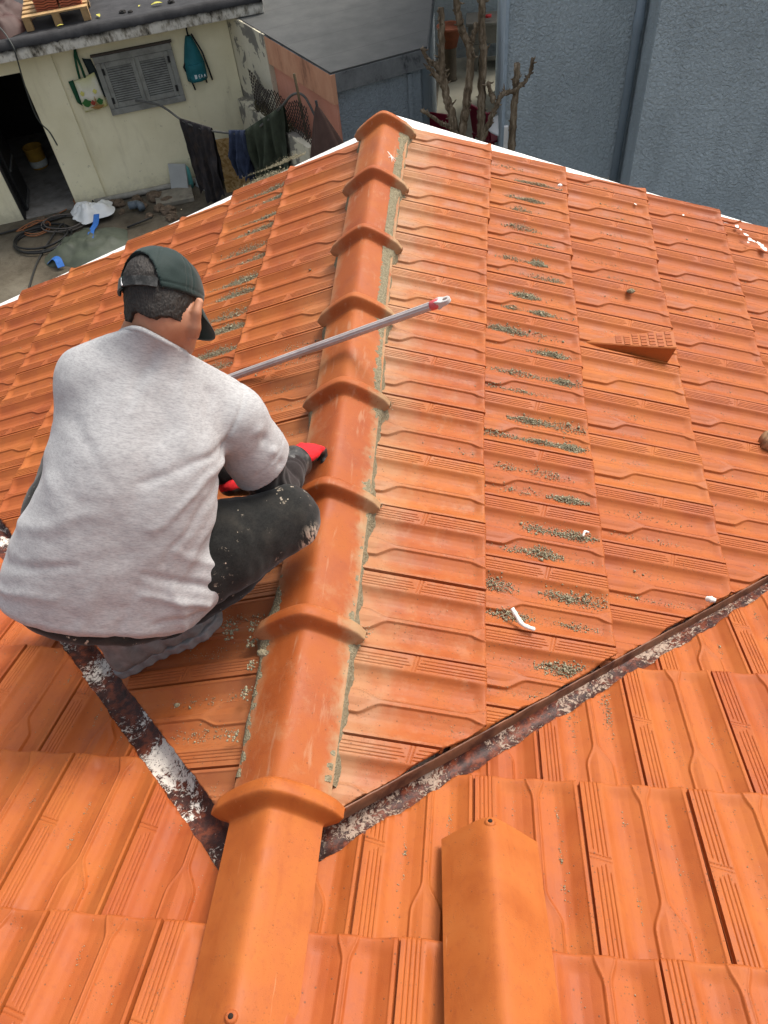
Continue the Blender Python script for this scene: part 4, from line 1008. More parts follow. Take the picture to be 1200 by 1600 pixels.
# --- white paint splashes on the last right-hand tiles
M_SPL = simple('splash_white', (0.78, 0.76, 0.70), 0.6, 0.3, 0.05, 40)
def splash(x, y, rx, ry, seed, parent, zf, rot=0):
    V = [(x, y, zf(x, y) + .0022)]; n = 26
    for k in range(n):
        a = 2 * math.pi * k / n; q = 1 + 0.55 * noise.noise(Vector((math.cos(a) * 1.5, math.sin(a) * 1.5, seed))) + .35 * noise.noise(Vector((math.cos(a) * 4, math.sin(a) * 4, seed)))
        dx, dy = math.cos(a) * rx * q, math.sin(a) * ry * q; X, Y = x + dx * math.cos(rot) - dy * math.sin(rot), y + dx * math.sin(rot) + dy * math.cos(rot)
        V.append((X, Y, zf(X, Y) + .0008))
    return link_mesh('paint_splash', mesh_from('paint_splash', V, [(0, 1 + k, 1 + (k + 1) % n) for k in range(n)], M_SPL), parent)
for i, (x, y, rx, ry) in enumerate(((1.598, 3.06, .010, .012), (1.612, 3.045, .006, .007), (1.632, 3.015, .014, .008), (1.645, 2.985, .010, .012), (1.66, 2.98, .012, .006), (1.692, 2.97, .020, .012), (1.705, 2.945, .016, .016), (1.63, 2.955, .006, .005), (1.33, 3.02, .005, .006), (1.10, 2.99, .006, .005))):
    splash(x, y, rx, ry, i * 3.3, roof_R, lambda a, b: zR(a, b) - 0.004, -.4)
# --- ventilation tile with its hood
def vent():
    M = frame_at('R', S_R[2], 2.125)
    mb = MB(); us = (0.075, 0.170); v0, v1 = 0.052, 0.362; h = 0.072
    def T(u, v, z): return M @ Vector((u, -v, z))
    n = 14; A = []
    for i in range(n + 1):
        t = i / n; v = v0 + (v1 - v0) * t; z = -0.016 + (h + 0.016) * (1 - t) ** 0.95; wd = 0.5 * (us[1] - us[0]) * (1 - 0.85 * t ** 1.4); c = (us[0] + us[1]) / 2 - .0 * t
        A.append([T(c - wd - .004, v, -.022), T(c - wd, v, z - .003), T(c - wd + .004, v, z), T(c + wd - .004, v, z), T(c + wd, v, z - .003), T(c + wd + .004, v, -.022)])
    V = [p for r in A for p in r]; F = [tuple(f) for f in grid_faces(6, n + 1)] + [tuple(range(6))]
    mb.add(V, F); hood = mb.build('vent_hood', M_CLAY, roof_R)
    mb = MB()           # raised brick pattern on the top
    for a in range(7):
        for b in range(4):
            t = 0.03 + a * 0.092; v = v0 + (v1 - v0) * (t + .04); wd = 0.5 * (us[1] - us[0]) * (1 - 0.85 * (t + .04) ** 1.4) - .006; cu = (us[0] + us[1]) / 2
            uu = cu + (b - 1.5) / 2 * wd * .98 + (0.003 if a % 2 else -0.003)
            z = -0.016 + (h + 0.016) * (1 - (t + .04)) ** 0.95
            R3 = M.to_3x3() @ Matrix.Rotation(math.atan((h + .016) / (v1 - v0)), 3, 'X')
            mb.box(M @ Vector((uu, -v, z + .0002)), (wd * .40, .020, .0040), R3)
    mb.build('vent_grid', M_CLAY, hood)
    mb = MB(); mb.add([T(us[0] - .018, v0 - .03, -.0125), T(us[1] + .016, v0 - .03, -.0125), T(us[1] + .016, v1, -.0145), T(us[0] - .018, v1, -.0145)], [(0, 1, 2, 3)]); 
vent()
# --- rod resting on the ridge
Cc = Vector((-.003, 1.565, .0748)); Lp = Vector((-.42, 1.645, -.42 * math.tan(PL) + sag(1.645) + .014)); dv = (Cc - Lp).normalized()
rod = empty('rod', Cc, 'long ribbed white metal rod with red and grey end, resting across the ridge', 'rod')
def rchild(mb, name, mat, par=None):
    o = mb.build(name, mat, par or rod)
    if par is None: o.matrix_parent_inverse = Matrix.Translation(-Cc)
    return o
M_ROD = NT('rod_metal', 0.42, 0.5, 0.1)
_q = M_ROD.noise(8, 5, 0.7); M_ROD.bump(M_ROD.noise(200, 3), .15, .0005)
M_ROD = M_ROD.done(M_ROD.ramp(_q, [(0.3, (0.36, 0.31, 0.29)), (0.7, (0.56, 0.51, 0.49))]))
p0, p1 = Cc - dv * 1.0, Cc + dv * 0.302; mb = MB(); NN = 36; a_ = Vector((0, 0, 1)); a_ = (a_ - dv * a_.dot(dv)).normalized(); b_ = dv.cross(a_)
V = []
for k in range(9):
    p = p0 + (p1 - p0) * k / 8
    for i in range(NN):
        q = 2 * math.pi * i / NN; r = .0118 + .0011 * math.cos(q * 9); V.append(p + (a_ * math.cos(q) + b_ * math.sin(q)) * r)
mb.add(V, [tuple(f) for f in grid_faces(NN, 9, 0, True)] + [tuple(range(NN))], True); rchild(mb, 'shaft', M_ROD)
mb = MB(); mb.tube([p1 - dv * .002, p1, p1 + dv * .026, p1 + dv * .028], [.0122, .0142, .0142, .0125], 24); rchild(mb, 'red_band', simple('rod_red', (0.62, 0.10, 0.11), 0.5, 0.4, 0.15, 60))
# grey cap with an eyelet
tip = []; c1 = p1 + dv * .027; M_TIP = simple('rod_tip', (0.50, 0.47, 0.45), 0.5, 0.4, 0.1, 40)
def eye(P):
    q = P - np.array(c1); f = q @ np.array(dv); s = q @ np.array(b_); u = q @ np.array(a_)
    body = np.maximum(np.sqrt(s ** 2 + np.maximum(0, np.maximum(-f, f - .022)) ** 2) - .0135, np.abs(u) - np.interp(f, [0, .012, .036], [.0125, .0075, .0055]))
    hole = np.sqrt((s / .0062) ** 2 + ((f - .020) / .0085) ** 2) - 1
    return np.maximum(body, -hole * .006)
me, _, _ = nets('eyelet', eye, np.array(c1) - .03, np.array(c1) + .05, .0013, M_TIP); o = link_mesh('eyelet', me, rod); o.matrix_parent_inverse = Matrix.Translation(-Cc)
# --- end of a clay pipe at the right margin
pp = Vector((1.392, 1.655, zR(1.392, 1.655) + .012)); mb = MB(); dvp = Vector((.90, -.18, -.345)).normalized()
mb.tube([pp + dvp * .008, pp, pp + dvp * .004, pp + dvp * .04, pp + dvp * .35], [.022, .027, .033, .036, .036], 28); tag(mb.build('clay_pipe', simple('pipe_clay', (0.33, 0.19, 0.10), 0.7, 0.3, 0.35, 30, dirt=(0.12, 0.075, 0.04), dirt_amt=.6)), 'brown pipe end lying on the right slope at the margin', 'pipe')
# ------------------------------------------------------------------ ground and neighbours
G = -4.3
k = NT('yard_ground', 0.92, 0.2)
_n = k.noise(1.3, 8, 0.65); _f = k.noise(14, 6, 0.7)
_c = k.ramp(_n, [(0.32, (0.050, 0.041, 0.029)), (0.5, (0.105, 0.090, 0.065)), (0.68, (0.155, 0.137, 0.103))])
_c = k.mix(k.range(_f, 0.5, 0.72, 0, 0.5), _c, (0.052, 0.042, 0.030)); k.bump(_f, 0.5, 0.02); M_GROUND = k.done(_c)
me = bpy.data.meshes.new('ground'); me.from_pydata([(-80, -80, G), (80, -80, G), (80, 80, G), (-80, 80, G)], [], [(0, 1, 2, 3)]); me.materials.append(M_GROUND)
tag(link_mesh('ground', me), kind='structure')
A0 = Vector((-6.015, 10.599, 0)); DR = Vector((.9353, .3540, 0)); NW = Vector((.3540, -.9353, 0)); ZU = Vector((0, 0, 1))
RW = Matrix((DR, NW, ZU)).transposed()            # columns: along wall, out of wall, up
def WP(a, z, off=0.0): return A0 + DR * a + NW * off + ZU * z
def wbox(mb, a0, a1, z0, z1, o0, o1, bev=0.0): return mb.box(WP((a0 + a1) / 2, (z0 + z1) / 2, (o0 + o1) / 2), (abs(a1 - a0), abs(o1 - o0), z1 - z0), RW, bev)
# --- cream rendered house
k = NT('cream_render', 0.88, 0.15)
_n = k.noise(2.0, 6, 0.65); _s = k.noise(1.0, 5, 0.65, k.mapping(k.coord(), (5, 5, 0.8))); _m = k.noise(9, 6, 0.7)
_c = k.ramp(_n, [(0.3, (0.76, 0.70, 0.47)), (0.7, (0.86, 0.80, 0.565))])
_c = k.mix(k.range(_s, 0.52, 0.75, 0, 0.45), _c, (0.55, 0.49, 0.32)); _c = k.mix(k.range(_m, 0.62, 0.74, 0, 0.7), _c, (0.30, 0.26, 0.17))
_z = k.sep(k.coord())[2]
_c = k.mix(k.math('MULTIPLY', k.range(k.math('ADD', _z, k.math('MULTIPLY', _m, .5)), -4.1, -3.75, 1, 0), 0.5), _c, (0.30, 0.27, 0.19))
k.bump(k.noise(40, 5, 0.6), 0.25, 0.006); M_CREAM = k.done(_c)
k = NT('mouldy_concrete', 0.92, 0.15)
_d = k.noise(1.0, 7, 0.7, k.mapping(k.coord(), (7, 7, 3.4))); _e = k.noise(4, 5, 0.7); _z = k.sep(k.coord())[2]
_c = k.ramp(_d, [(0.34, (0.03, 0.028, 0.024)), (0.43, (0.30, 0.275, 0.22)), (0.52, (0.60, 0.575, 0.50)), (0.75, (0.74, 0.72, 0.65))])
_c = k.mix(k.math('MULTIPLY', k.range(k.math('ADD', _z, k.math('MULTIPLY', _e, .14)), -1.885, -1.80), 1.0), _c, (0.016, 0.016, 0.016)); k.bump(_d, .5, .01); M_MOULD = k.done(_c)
k = NT('bitumen', 0.75, 0.35); _n = k.noise(5, 6, .65); _f = k.noise(120, 4, .6)
M_BITUM = (k.bump(_n, .4, .02), k.bump(_f, .3, .003), k.done(k.ramp(_n, [(0.3, (0.014, 0.014, 0.015)), (0.7, (0.040, 0.040, 0.042))])))[2]
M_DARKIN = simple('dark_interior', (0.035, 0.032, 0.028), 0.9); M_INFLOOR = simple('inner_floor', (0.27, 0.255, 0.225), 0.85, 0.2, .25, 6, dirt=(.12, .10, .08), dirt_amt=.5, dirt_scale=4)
house = empty('house', WP(1.2, G), 'cream rendered house with mouldy flat roof edge, dark open doorway and grey shutters', 'house')
HI = Matrix.Translation(-Vector(house.location))
def hpart(mb, name, mat, par=None):
    o = mb.build(name, mat, par or house)
    if par is None: o.matrix_parent_inverse = HI
    return o
mb = MB(); wbox(mb, -4.0, -.86, G, -2.0, -.22, 0); wbox(mb, -.86, 0, -2.28, -2.0, -.22, 0); wbox(mb, 0, 3.0, G, -2.0, -.22, 0); wbox(mb, 2.78, 3.0, G, -2.0, -4, -.221)
hpart(mb, 'wall', M_CREAM)
mb = MB(); wbox(mb, .002, .49, G + .02, -2.02, 0.0005, .028, .006); hpart(mb, 'pilaster', M_CREAM)
mb = MB(); wbox(mb, -4, 2.77, G, G + .03, -3.2, -.001); hpart(mb, 'floor', M_INFLOOR)
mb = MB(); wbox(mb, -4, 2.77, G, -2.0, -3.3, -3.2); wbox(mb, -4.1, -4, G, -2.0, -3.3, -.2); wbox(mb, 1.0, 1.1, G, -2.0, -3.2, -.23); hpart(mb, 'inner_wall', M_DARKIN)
mb = MB(); wbox(mb, -4.6, 3.52, -2.03, -1.86, -4.2, .36, .012); rf = hpart(mb, 'roof', M_MOULD)
# bitumen sheet on the roof with a rolled edge
V = []; nx, ny = 200, 16
prof = [(-4.15, -1.847), (-2, -1.842), (-1.0, -1.84), (-.4, -1.838), (-.05, -1.836), (.10, -1.835), (.17, -1.828), (.215, -1.802), (.255, -1.787), (.30, -1.790), (.335, -1.81), (.352, -1.842), (.3655, -1.872), (.3655, -1.886)]
for i in range(nx):
    a = -4.58 + 8.06 * i / (nx - 1)
    for j, (of, z) in enumerate(prof):
        w_ = noise.noise(Vector((a * 3, of * 3, 1))) * .012 + noise.noise(Vector((a * 11, of * 9, 7))) * .006
        drip = (noise.noise(Vector((a * 14, 3, 3))) * .03 + noise.noise(Vector((a * 40, 1, 3))) * .015) if j >= 12 else 0
        V.append(tuple(WP(a, z + w_ * (j < 12) - max(0, drip) * (j == 13), of + (.001 if j > 11 else 0))))
o = link_mesh('bitumen_sheet', mesh_from('bitumen_sheet', V, grid_faces(len(prof), nx), M_BITUM), rf)
# plinth pipe, half door
mb = MB(); mb.tube([WP(.30, G + .06, .05), WP(1.2, G + .05, .05), WP(2.2, G + .06, .05), WP(2.95, G + .06, .05)], .045, 12); hpart(mb, 'plinth', simple('plinth_grey', (.30, .285, .24), .85, .2, .25, 12))
M_DOOR = simple('door_black', (0.012, 0.012, 0.012), 0.45, 0.4, .3, 8)
mb = MB(); mb.box(WP(-.80, -3.30, -.52), (.045, .66, 1.92), RW, .008); dl = hpart(mb, 'door', M_DOOR)
M_RAIL = simple('rail_grey', (.11, .11, .105), .5)
for z_, h_ in ((-3.62, .035), (-4.2, .06)): mb = MB(); mb.box(WP(-.772, z_, -.52), (.012, .60, h_), RW); hpart(mb, 'door_rail', M_RAIL, dl)
mb = MB(); wbox(mb, -.86, -.82, G, -2.28, -.22, .012); wbox(mb, -.035, 0.0, G, -2.282, -.221, -.16); hpart(mb, 'door_frame', M_DOOR)
# shutters
M_SHUT = simple('shutter_grey', (0.255, 0.26, 0.232), 0.55, 0.35, .12, 8, dirt=(.11, .105, .095), dirt_amt=.5, dirt_scale=7); M_SHUTD = simple('shutter_dark', (0.025, 0.025, 0.024), 0.8)
mb = MB(); a0, a1, z0, z1 = 1.02, 2.14, -3.05, -2.26
wbox(mb, a0, a1, z0, z0 + .085, 0, .055, .008); wbox(mb, a0, a1, z1 - .085, z1, 0, .055, .008); wbox(mb, a0, a0 + .075, z0 + .086, z1 - .086, 0, .055, .008); wbox(mb, a1 - .075, a1, z0 + .086, z1 - .086, 0, .055, .008)
wn = hpart(mb, 'window', M_SHUT)
mb = MB(); wbox(mb, a0 - .02, a1 + .02, z1 + .002, z1 + .03, 0, .06, .006); hpart(mb, 'lintel', simple('lintel_dark', (.07, .055, .045), .8), wn)
for s0, s1 in ((a0 + .078, 1.578), (1.582, a1 - .078)):
    mb = MB(); wbox(mb, s0, s0 + .06, z0 + .09, z1 - .09, .005, .045, .005); wbox(mb, s1 - .06, s1, z0 + .09, z1 - .09, .005, .045, .005); wbox(mb, s0 + .061, s1 - .061, z0 + .09, z0 + .16, .005, .044, .004); wbox(mb, s0 + .061, s1 - .061, z1 - .16, z1 - .09, .005, .044, .004)
    RL = RW @ Matrix.Rotation(math.radians(-38), 3, 'X'); nl = 15
    for i in range(nl): mb.box(WP((s0 + s1) / 2, z0 + .178 + (z1 - z0 - .356) * i / (nl - 1), .030), (s1 - s0 - .124, .020, .013), RL)
    sh = hpart(mb, 'shutter', M_SHUT, wn)
    mb = MB(); wbox(mb, s0 + .05, s1 - .05, z0 + .15, z1 - .15, -.004, .006); hpart(mb, 'backing', M_SHUTD, wn)
    for zz in (z0 + .2, z1 - .2): mb = MB(); mb.box(WP(a0 + .085 if s0 < 1.3 else a1 - .085, zz, .056), (.035, .012, .085), RW, .003); hpart(mb, 'hinge', M_SHUTD, wn)
# --- things on the cream house's roof
M_WOOD = simple('pallet_wood', (0.42, 0.27, 0.125), 0.8, 0.25, .35, 9, dirt=(.16, .10, .05), dirt_amt=.5, dirt_scale=5)
pal = empty('pallet', WP(.85, -1.84, -.55), 'weathered wooden pallet on the black flat roof', 'pallet'); PI_ = Matrix.Translation(-Vector(pal.location))
def at_roof(a, o, z): return WP(a, z, o)
PA0, PA1, PO0, PO1 = .30, 1.18, -1.30, -.02
def ppart(mb, name):
    o = mb.build(name, M_WOOD, pal); o.matrix_parent_inverse = PI_
for i in range(7): mb = MB(); oc = PO1 - .055 - i * .19; wbox(mb, PA0, PA1, -1.685, -1.665, oc - .055, oc + .055, .003); ppart(mb, 'deck_board')
for ac in (PA0 + .05, (PA0 + PA1) / 2, PA1 - .05):
    mb = MB(); wbox(mb, ac - .05, ac + .05, -1.707, -1.686, PO0, PO1 - .002, .002); ppart(mb, 'stringer')
    for oc in (PO1 - .06, (PO0 + PO1) / 2, PO0 + .06): mb = MB(); wbox(mb, ac - .05, ac + .05, -1.835, -1.708, oc - .05, oc + .05, .004); ppart(mb, 'block')
M_STK = clay_mat('clay_stack', base=(0.36, 0.095, 0.045))
for q, (s0, s1) in enumerate(((.50, .80), (.83, 1.12))):
    for i in range(6):
        V = []; z = -1.655 + i * .03
        for j in range(2):
            for t in range(25):
                a = s0 + (s1 - s0) * t / 24; V.append(tuple(WP(a, z + .007 * math.sin(t * .52) + .0, -.16 - .42 * j)))
        V += [(x, y, zz - .02) for x, y, zz in V[:50]]; F = [tuple(f) for f in grid_faces(25, 2)] + [tuple(f[::-1]) for f in grid_faces(25, 2, 50)] + [(t, t + 50, t + 51, t + 1) for t in range(24)] + [(25 + t, 26 + t, 76 + t, 75 + t) for t in range(24)] + [(0, 25, 75, 50), (24, 74, 99, 49)]
        mb = MB(); mb.add(V, F); tag(mb.build('stacked_tile', M_STK), 'dark red spare roof tile, one layer of the %s stack on the pallet' % ('left' if q == 0 else 'right'), 'roof tile', 'spare tiles in the %s stack on the pallet' % ('left' if q == 0 else 'right'))
def cloth_heap(name, c, rx, ry, h, mat, label, cat, seed=0.0, rot=0.0, nz=5.0, amp=0.35):
    V = []; n, m = 40, 14
    for i in range(m):
        t = i / (m - 1)
        for j in range(n):
            a = 2 * math.pi * j / n; e = 1 + amp * .6 * noise.noise(Vector((math.cos(a) * 1.7, math.sin(a) * 1.7, seed)))
            x, y = math.cos(a) * rx * t * e, math.sin(a) * ry * t * e; X, Y = x * math.cos(rot) - y * math.sin(rot), x * math.sin(rot) + y * math.cos(rot)
            z = h * (1 - t ** 2.2) * (1 + amp * noise.noise(Vector((x * nz, y * nz, seed)))) + h * amp * .5 * noise.noise(Vector((x * nz * 2.6, y * nz * 2.6, seed + 5))) * (1 - t ** 4)
            V.append((c[0] + X, c[1] + Y, c[2] + max(z, 0) + .004))
    return tag(link_mesh(name, mesh_from(name, V, grid_faces(n, m, 0, True), mat)), label, cat)
cloth_heap('tarp', at_roof(-.08, -.45, -1.835), .45, .55, .30, simple('tarp_brown', (.055, .024, .019), .6, .3, .3, 4), 'crumpled brown tarp on the black roof left of the pallet', 'tarp', 2.0, .4, 4.5, .5)
M_LEAF = simple('leaf_yellow', (0.45, 0.42, 0.07), .6, .3, .3, 30)
def leaf(c, ln, rz, label):
    V = []; n = 9
    for i in range(n):
        t = i / (n - 1); wd = ln * .22 * math.sin(math.pi * min(1, t * .93 + .04)) ** .8
        for s in (-1, 0, 1): V.append((t * ln, s * wd, .012 + .10 * ln * math.sin(t * 3) + abs(s) * .05 * ln))
    o = link_mesh('leaf', mesh_from('leaf', V, grid_faces(3, n), M_LEAF)); o.location = c; o.rotation_euler = (0, 0, rz); return tag(o, label, 'leaf', 'fallen leaves on the black roof')
leaf(at_roof(2.02, -.10, -1.83), .16, .35, 'larger fallen yellow leaf on the black roof, farthest right'); leaf(at_roof(1.30, -.02, -1.83), .12, 2.2, 'yellow green leaf on the black roof beside the pallet'); leaf(at_roof(.72, .08, -1.82), .09, .6, 'small yellow leaf on the roof edge under the pallet'); leaf(at_roof(1.85, -.14, -1.83), .06, 1.6, 'tiny pale leaf on the roof between larger leaves')
for i, (a, o_, r) in enumerate(((1.62, -.08, .05), (1.72, -.02, .04), (2.3, -.12, .05))): tag(lump(at_roof(a, o_, -1.825), r, i * 3.0, 'rubble', simple('rubble_dark', (.03, .028, .026), .9)), ('largest dark rubble piece on the roof by the leaves', 'smaller dark rubble piece nearest the roof edge', 'dark rubble piece right of the yellow leaf')[i], 'rubble')
# cable hanging over the eave and down the wall
mb = MB(); mb.tube(smooth_path([at_roof(-.35, -.30, -1.60), at_roof(-.02, .10, -1.66), at_roof(.11, .37, -1.83), at_roof(.10, .375, -2.0), at_roof(.03, .22, -2.35), WP(-.02, -2.75, .09), WP(-.01, -2.95, .03), WP(.06, -3.1, .03), WP(.09, -3.3, .03)], 8), .010, 8); tag(mb.build('cable', simple('cable_dark', (.06, .065, .06), .6)), 'thin dark cable hanging from the roof edge over the cream wall', 'cable')
# --- bags on the wall
M_TOTE = NT('tote_print', .7, .3); _o = M_TOTE.sep(M_TOTE.coord('Generated')); _nn = M_TOTE.noise(7, 4, .6)
_c = M_TOTE.ramp(_o[2], [(0.0, (.50, .47, .10)), (.22, (.62, .58, .30)), (.45, (.72, .70, .60)), (.8, (.66, .65, .42)), (1, (.50, .48, .20))]); M_TOTE = M_TOTE.done(M_TOTE.mix(M_TOTE.range(_nn, .45, .7, 0, .7), _c, (.76, .74, .66)))
M_GRN = simple('bag_green', (.012, .075, .035), .7, .25); M_GRND = simple('bag_dark', (.012, .022, .022), .75)
tote = empty('tote_bag', WP(.80, -2.9, .05), 'white shopping bag printed with vegetables and green handles, hanging left of the shutters', 'bag'); TI = Matrix.Translation(-Vector(tote.location))
def bagpart(mb, name, mat, par): o = mb.build(name, mat, par); o.matrix_parent_inverse = Matrix.Translation(-Vector(par.location)); return o
def soft_panel(mb, pts, o0, th, seed, n=14):
    """quad (a,z) corners tl,tr,br,bl as a thin soft sheet standing off the wall"""
    V = []
    for i in range(n + 1):
        for j in range(n + 1):
            s, t = j / n, i / n; a = (pts[0][0] * (1 - s) + pts[1][0] * s) * (1 - t) + (pts[3][0] * (1 - s) + pts[2][0] * s) * t; z = (pts[0][1] * (1 - s) + pts[1][1] * s) * (1 - t) + (pts[3][1] * (1 - s) + pts[2][1] * s) * t
            b = th * math.sin(math.pi * s) ** .6 * (.35 + .65 * math.sin(math.pi * min(1, .15 + t * .85))) + .014 * noise.noise(Vector((a * 9, z * 9, seed)))
            V.append(tuple(WP(a, z, o0 + b)))
    m = (n + 1) ** 2; V += [tuple(Vector(v) - NW * (.02 + .0 * i)) for i, v in enumerate(V)]
    F = [tuple(f) for f in grid_faces(n + 1, n + 1)] + [tuple(f[::-1]) for f in grid_faces(n + 1, n + 1, m)]
    idx = np.arange(m).reshape(n + 1, n + 1); ring = list(idx[0, :]) + list(idx[1:, -1]) + list(idx[-1, -2::-1]) + list(idx[-2:0:-1, 0]); F += [(ring[q], ring[(q + 1) % len(ring)], ring[(q + 1) % len(ring)] + m, ring[q] + m) for q in range(len(ring))]
    return mb.add(V, F, True)
mb = MB(); soft_panel(mb, [(.66, -2.50), (.98, -2.44), (1.00, -2.90), (.66, -2.93)], .05, .05, 1.0); bagpart(mb, 'bag_body', M_TOTE, tote)
mb = MB(); soft_panel(mb, [(.585, -2.50), (.655, -2.49), (.655, -2.84), (.60, -2.78)], .035, .02, 2.0, 6); bagpart(mb, 'bag_side', M_GRN, tote)
for da in (0.0, .075): mb = MB(); mb.tube([WP(.76 + da, -2.47, .085), WP(.775 + da * .8, -2.33, .07), WP(.80 + da * .35, -2.20, .05), WP(.83 + da * .1, -2.12, .04)], .018, 8); bagpart(mb, 'handle', M_GRN, tote)
mb = MB()
def blob(mb, a, z, ra, rz_, o_): 
    n = 18; V = [tuple(WP(a, z, o_ + .004))] + [tuple(WP(a + math.cos(t) * ra * (1 + .2 * math.sin(5 * t)), z + math.sin(t) * rz_ * (1 + .2 * math.cos(4 * t)), o_)) for t in np.linspace(0, 2 * math.pi, n, endpoint=False)]
    mb.add(V, [(0, 1 + i, 1 + (i + 1) % n) for i in range(n)])
M_PG = simple('print_green', (.03, .13, .03), .6); M_PY = simple('print_yellow', (.62, .58, .16), .6)
blob(mb, .735, -2.79, .062, .050, .112); bagpart(mb, 'print_green', M_PG, tote); mb = MB(); blob(mb, .925, -2.80, .045, .04, .108); bagpart(mb, 'print_green', M_PG, tote)
mb = MB(); blob(mb, .825, -2.80, .035, .032, .118); bagpart(mb, 'print_red', simple('print_red', (.30, .05, .03), .6), tote)
mb = MB(); blob(mb, .865, -2.865, .09, .026, .110); blob(mb, .868, -2.78, .008, .06, .1185); bagpart(mb, 'print_basket', simple('print_brown', (.30, .16, .05), .6), tote)
for a_y in (.72, .90): mb = MB(); blob(mb, a_y, -2.66, .03, .03, .108); bagpart(mb, 'print_yellow', M_PY, tote)
mb = MB(); soft_panel(mb, [(.88, -2.25), (.99, -2.28), (1.07, -2.78), (.93, -2.80)], .02, .02, 3.0, 8); tag(mb.build('dark_bag', M_GRND), 'dark bag half hidden between the printed tote bag and the shutters', 'bag')
M_TEAL = simple('backpack_teal', (.012, .125, .145), .65, .3, .25, 5); M_BLK = simple('strap_black', (.012, .012, .013), .7)
bp = empty('backpack', WP(2.42, -2.8, .05), 'teal backpack hanging from the eave right of the shutters', 'backpack')
V = []; n, m = 22, 16
for i in range(m):
    t = i / (m - 1); z = -2.22 - .56 * t; hw = .035 + .125 * min(1, t * 1.5) ** .8 - .01 * t; c = 2.41 - .02 * t
    for j in range(n):
        s = -1 + 2 * j / (n - 1); b = (.05 + .12 * t) * (1 - abs(s) ** 3) + .012 * noise.noise(Vector((s * 3, t * 6, 2)))
        V.append(tuple(WP(c + s * hw, z - (.02 * abs(s) ** 2 if i == m - 1 else 0), .03 + b)))
V += [tuple(WP(2.41 - .02 * (i / (m - 1)) + (-1 + 2 * j / (n - 1)) * (.035 + .125 * min(1, i / (m - 1) * 1.5) ** .8 - .01 * i / (m - 1)), -2.22 - .56 * i / (m - 1), .01)) for i in range(m) for j in range(n)]
mm = n * m; idx = np.arange(mm).reshape(m, n); ring = list(idx[0, :]) + list(idx[1:, -1]) + list(idx[-1, -2::-1]) + list(idx[-2:0:-1, 0])
mb = MB(); mb.add(V, [tuple(f) for f in grid_faces(n, m)] + [tuple(f[::-1]) for f in grid_faces(n, m, mm)] + [(ring[q], ring[(q + 1) % len(ring)], ring[(q + 1) % len(ring)] + mm, ring[q] + mm) for q in range(len(ring))], True); bagpart(mb, 'pack_body', M_TEAL, bp)
mb = MB(); soft_panel(mb, [(2.29, -2.56), (2.51, -2.56), (2.53, -2.75), (2.27, -2.75)], .145, .035, 6.0, 10); bagpart(mb, 'front_pocket', M_TEAL, bp)
for pts in ([(2.42, -2.06, .03), (2.41, -2.16, .05), (2.41, -2.23, .06)], [(2.46, -2.2, .06), (2.55, -2.45, .05), (2.585, -2.70, .04), (2.60, -2.84, .04)], [(2.30, -2.74, .04), (2.30, -2.84, .04), (2.315, -2.93, .04)], [(2.27, -2.55, .05), (2.235, -2.60, .05), (2.25, -2.66, .05)], [(2.50, -2.76, .05), (2.51, -2.86, .05)]):
    mb = MB(); mb.tube([WP(a, z, o_) for a, z, o_ in pts], .013, 6); bagpart(mb, 'strap', M_BLK, bp)
mb = MB()
def let(a, z, seg, s=.030):
    for (x0, y0, x1, y1) in seg: mb.tube([WP(a + x0 * s, z + y0 * s * 1.4, .188), WP(a + x1 * s, z + y1 * s * 1.4, .188)], .0045, 6)
LE = [(0, 0, 0, 1), (0, 0, .7, 0), (0, .5, .6, .5), (0, 1, .7, 1)]; LA = [(0, 0, .4, 1), (.4, 1, .8, 0), (.15, .4, .65, .4)]
let(2.415, -2.735, LE); let(2.445, -2.735, LA); let(2.49, -2.735, LA)
mb.box(WP(2.37, -2.712, .186), (.035, .006, .055), RW, .002); bagpart(mb, 'logo', simple('logo_white', (.6, .66, .66), .6), bp)
# --- in the doorway: bucket
bk = empty('bucket', (-7.2, 12.0, G + .03), 'yellow paint bucket with white label standing inside the dark doorway', 'bucket')
mb = MB(); mb.lathe([(.001, .004), (.13, .004), (.14, .02), (.15, .20), (.158, .34), (.165, .345), (.165, .36), (.150, .36), (.140, .05), (.001, .05)], bk.location, 28); bagpart(mb, 'pail', simple('pail_yellow', (.42, .235, .035), .6, .3, .3, 8), bk)
mb = MB(); mb.lathe([(.1462, .04), (.1535, .15), (.1545, .15), (.147, .04)], bk.location, 28); bagpart(mb, 'label_band', simple('pail_label', (.45, .47, .42), .6, .3, .35, 14), bk)
# --- yard clutter
M_PLAST = simple('plastic_white', (.72, .74, .72), .35, .45, .08, 4); M_GTARP = simple('tarp_green', (.060, .072, .052), .6, .35, .3, 5)
cloth_heap('plastic_sheet', (-5.62, 10.28, G + .08), .40, .26, .15, M_PLAST, 'crumpled white plastic sheet on the yard below the doorway', 'plastic sheet', 8.0, .5, 6.0, 1.0)
cloth_heap('tarp', (-5.40, 9.45, G), .62, .55, .16, M_GTARP, 'dull green tarp spread on the yard beyond the left verge', 'tarp', 14.0, .3, 3.5, .6)
M_BLUE = simple('strap_blue', (.03, .13, .42), .6, .3, .2, 30)
def ribbon(name, pts, wd, mat, label, cat):
    P = smooth_path(pts, 6); V = []
    for i, p in enumerate(P):
        t = (P[min(i + 1, len(P) - 1)] - P[max(i - 1, 0)]).normalized(); s = t.cross(ZU).normalized(); V += [p - s * wd, p + s * wd, p + s * wd - ZU * .006, p - s * wd - ZU * .006]
    mb = MB(); n = len(P); mb.add(V, [tuple(f) for f in grid_faces(4, n, 0, True)] + [(0, 1, 2, 3), (4 * n - 1, 4 * n - 2, 4 * n - 3, 4 * n - 4)]); return tag(mb.build(name, mat), label, cat)
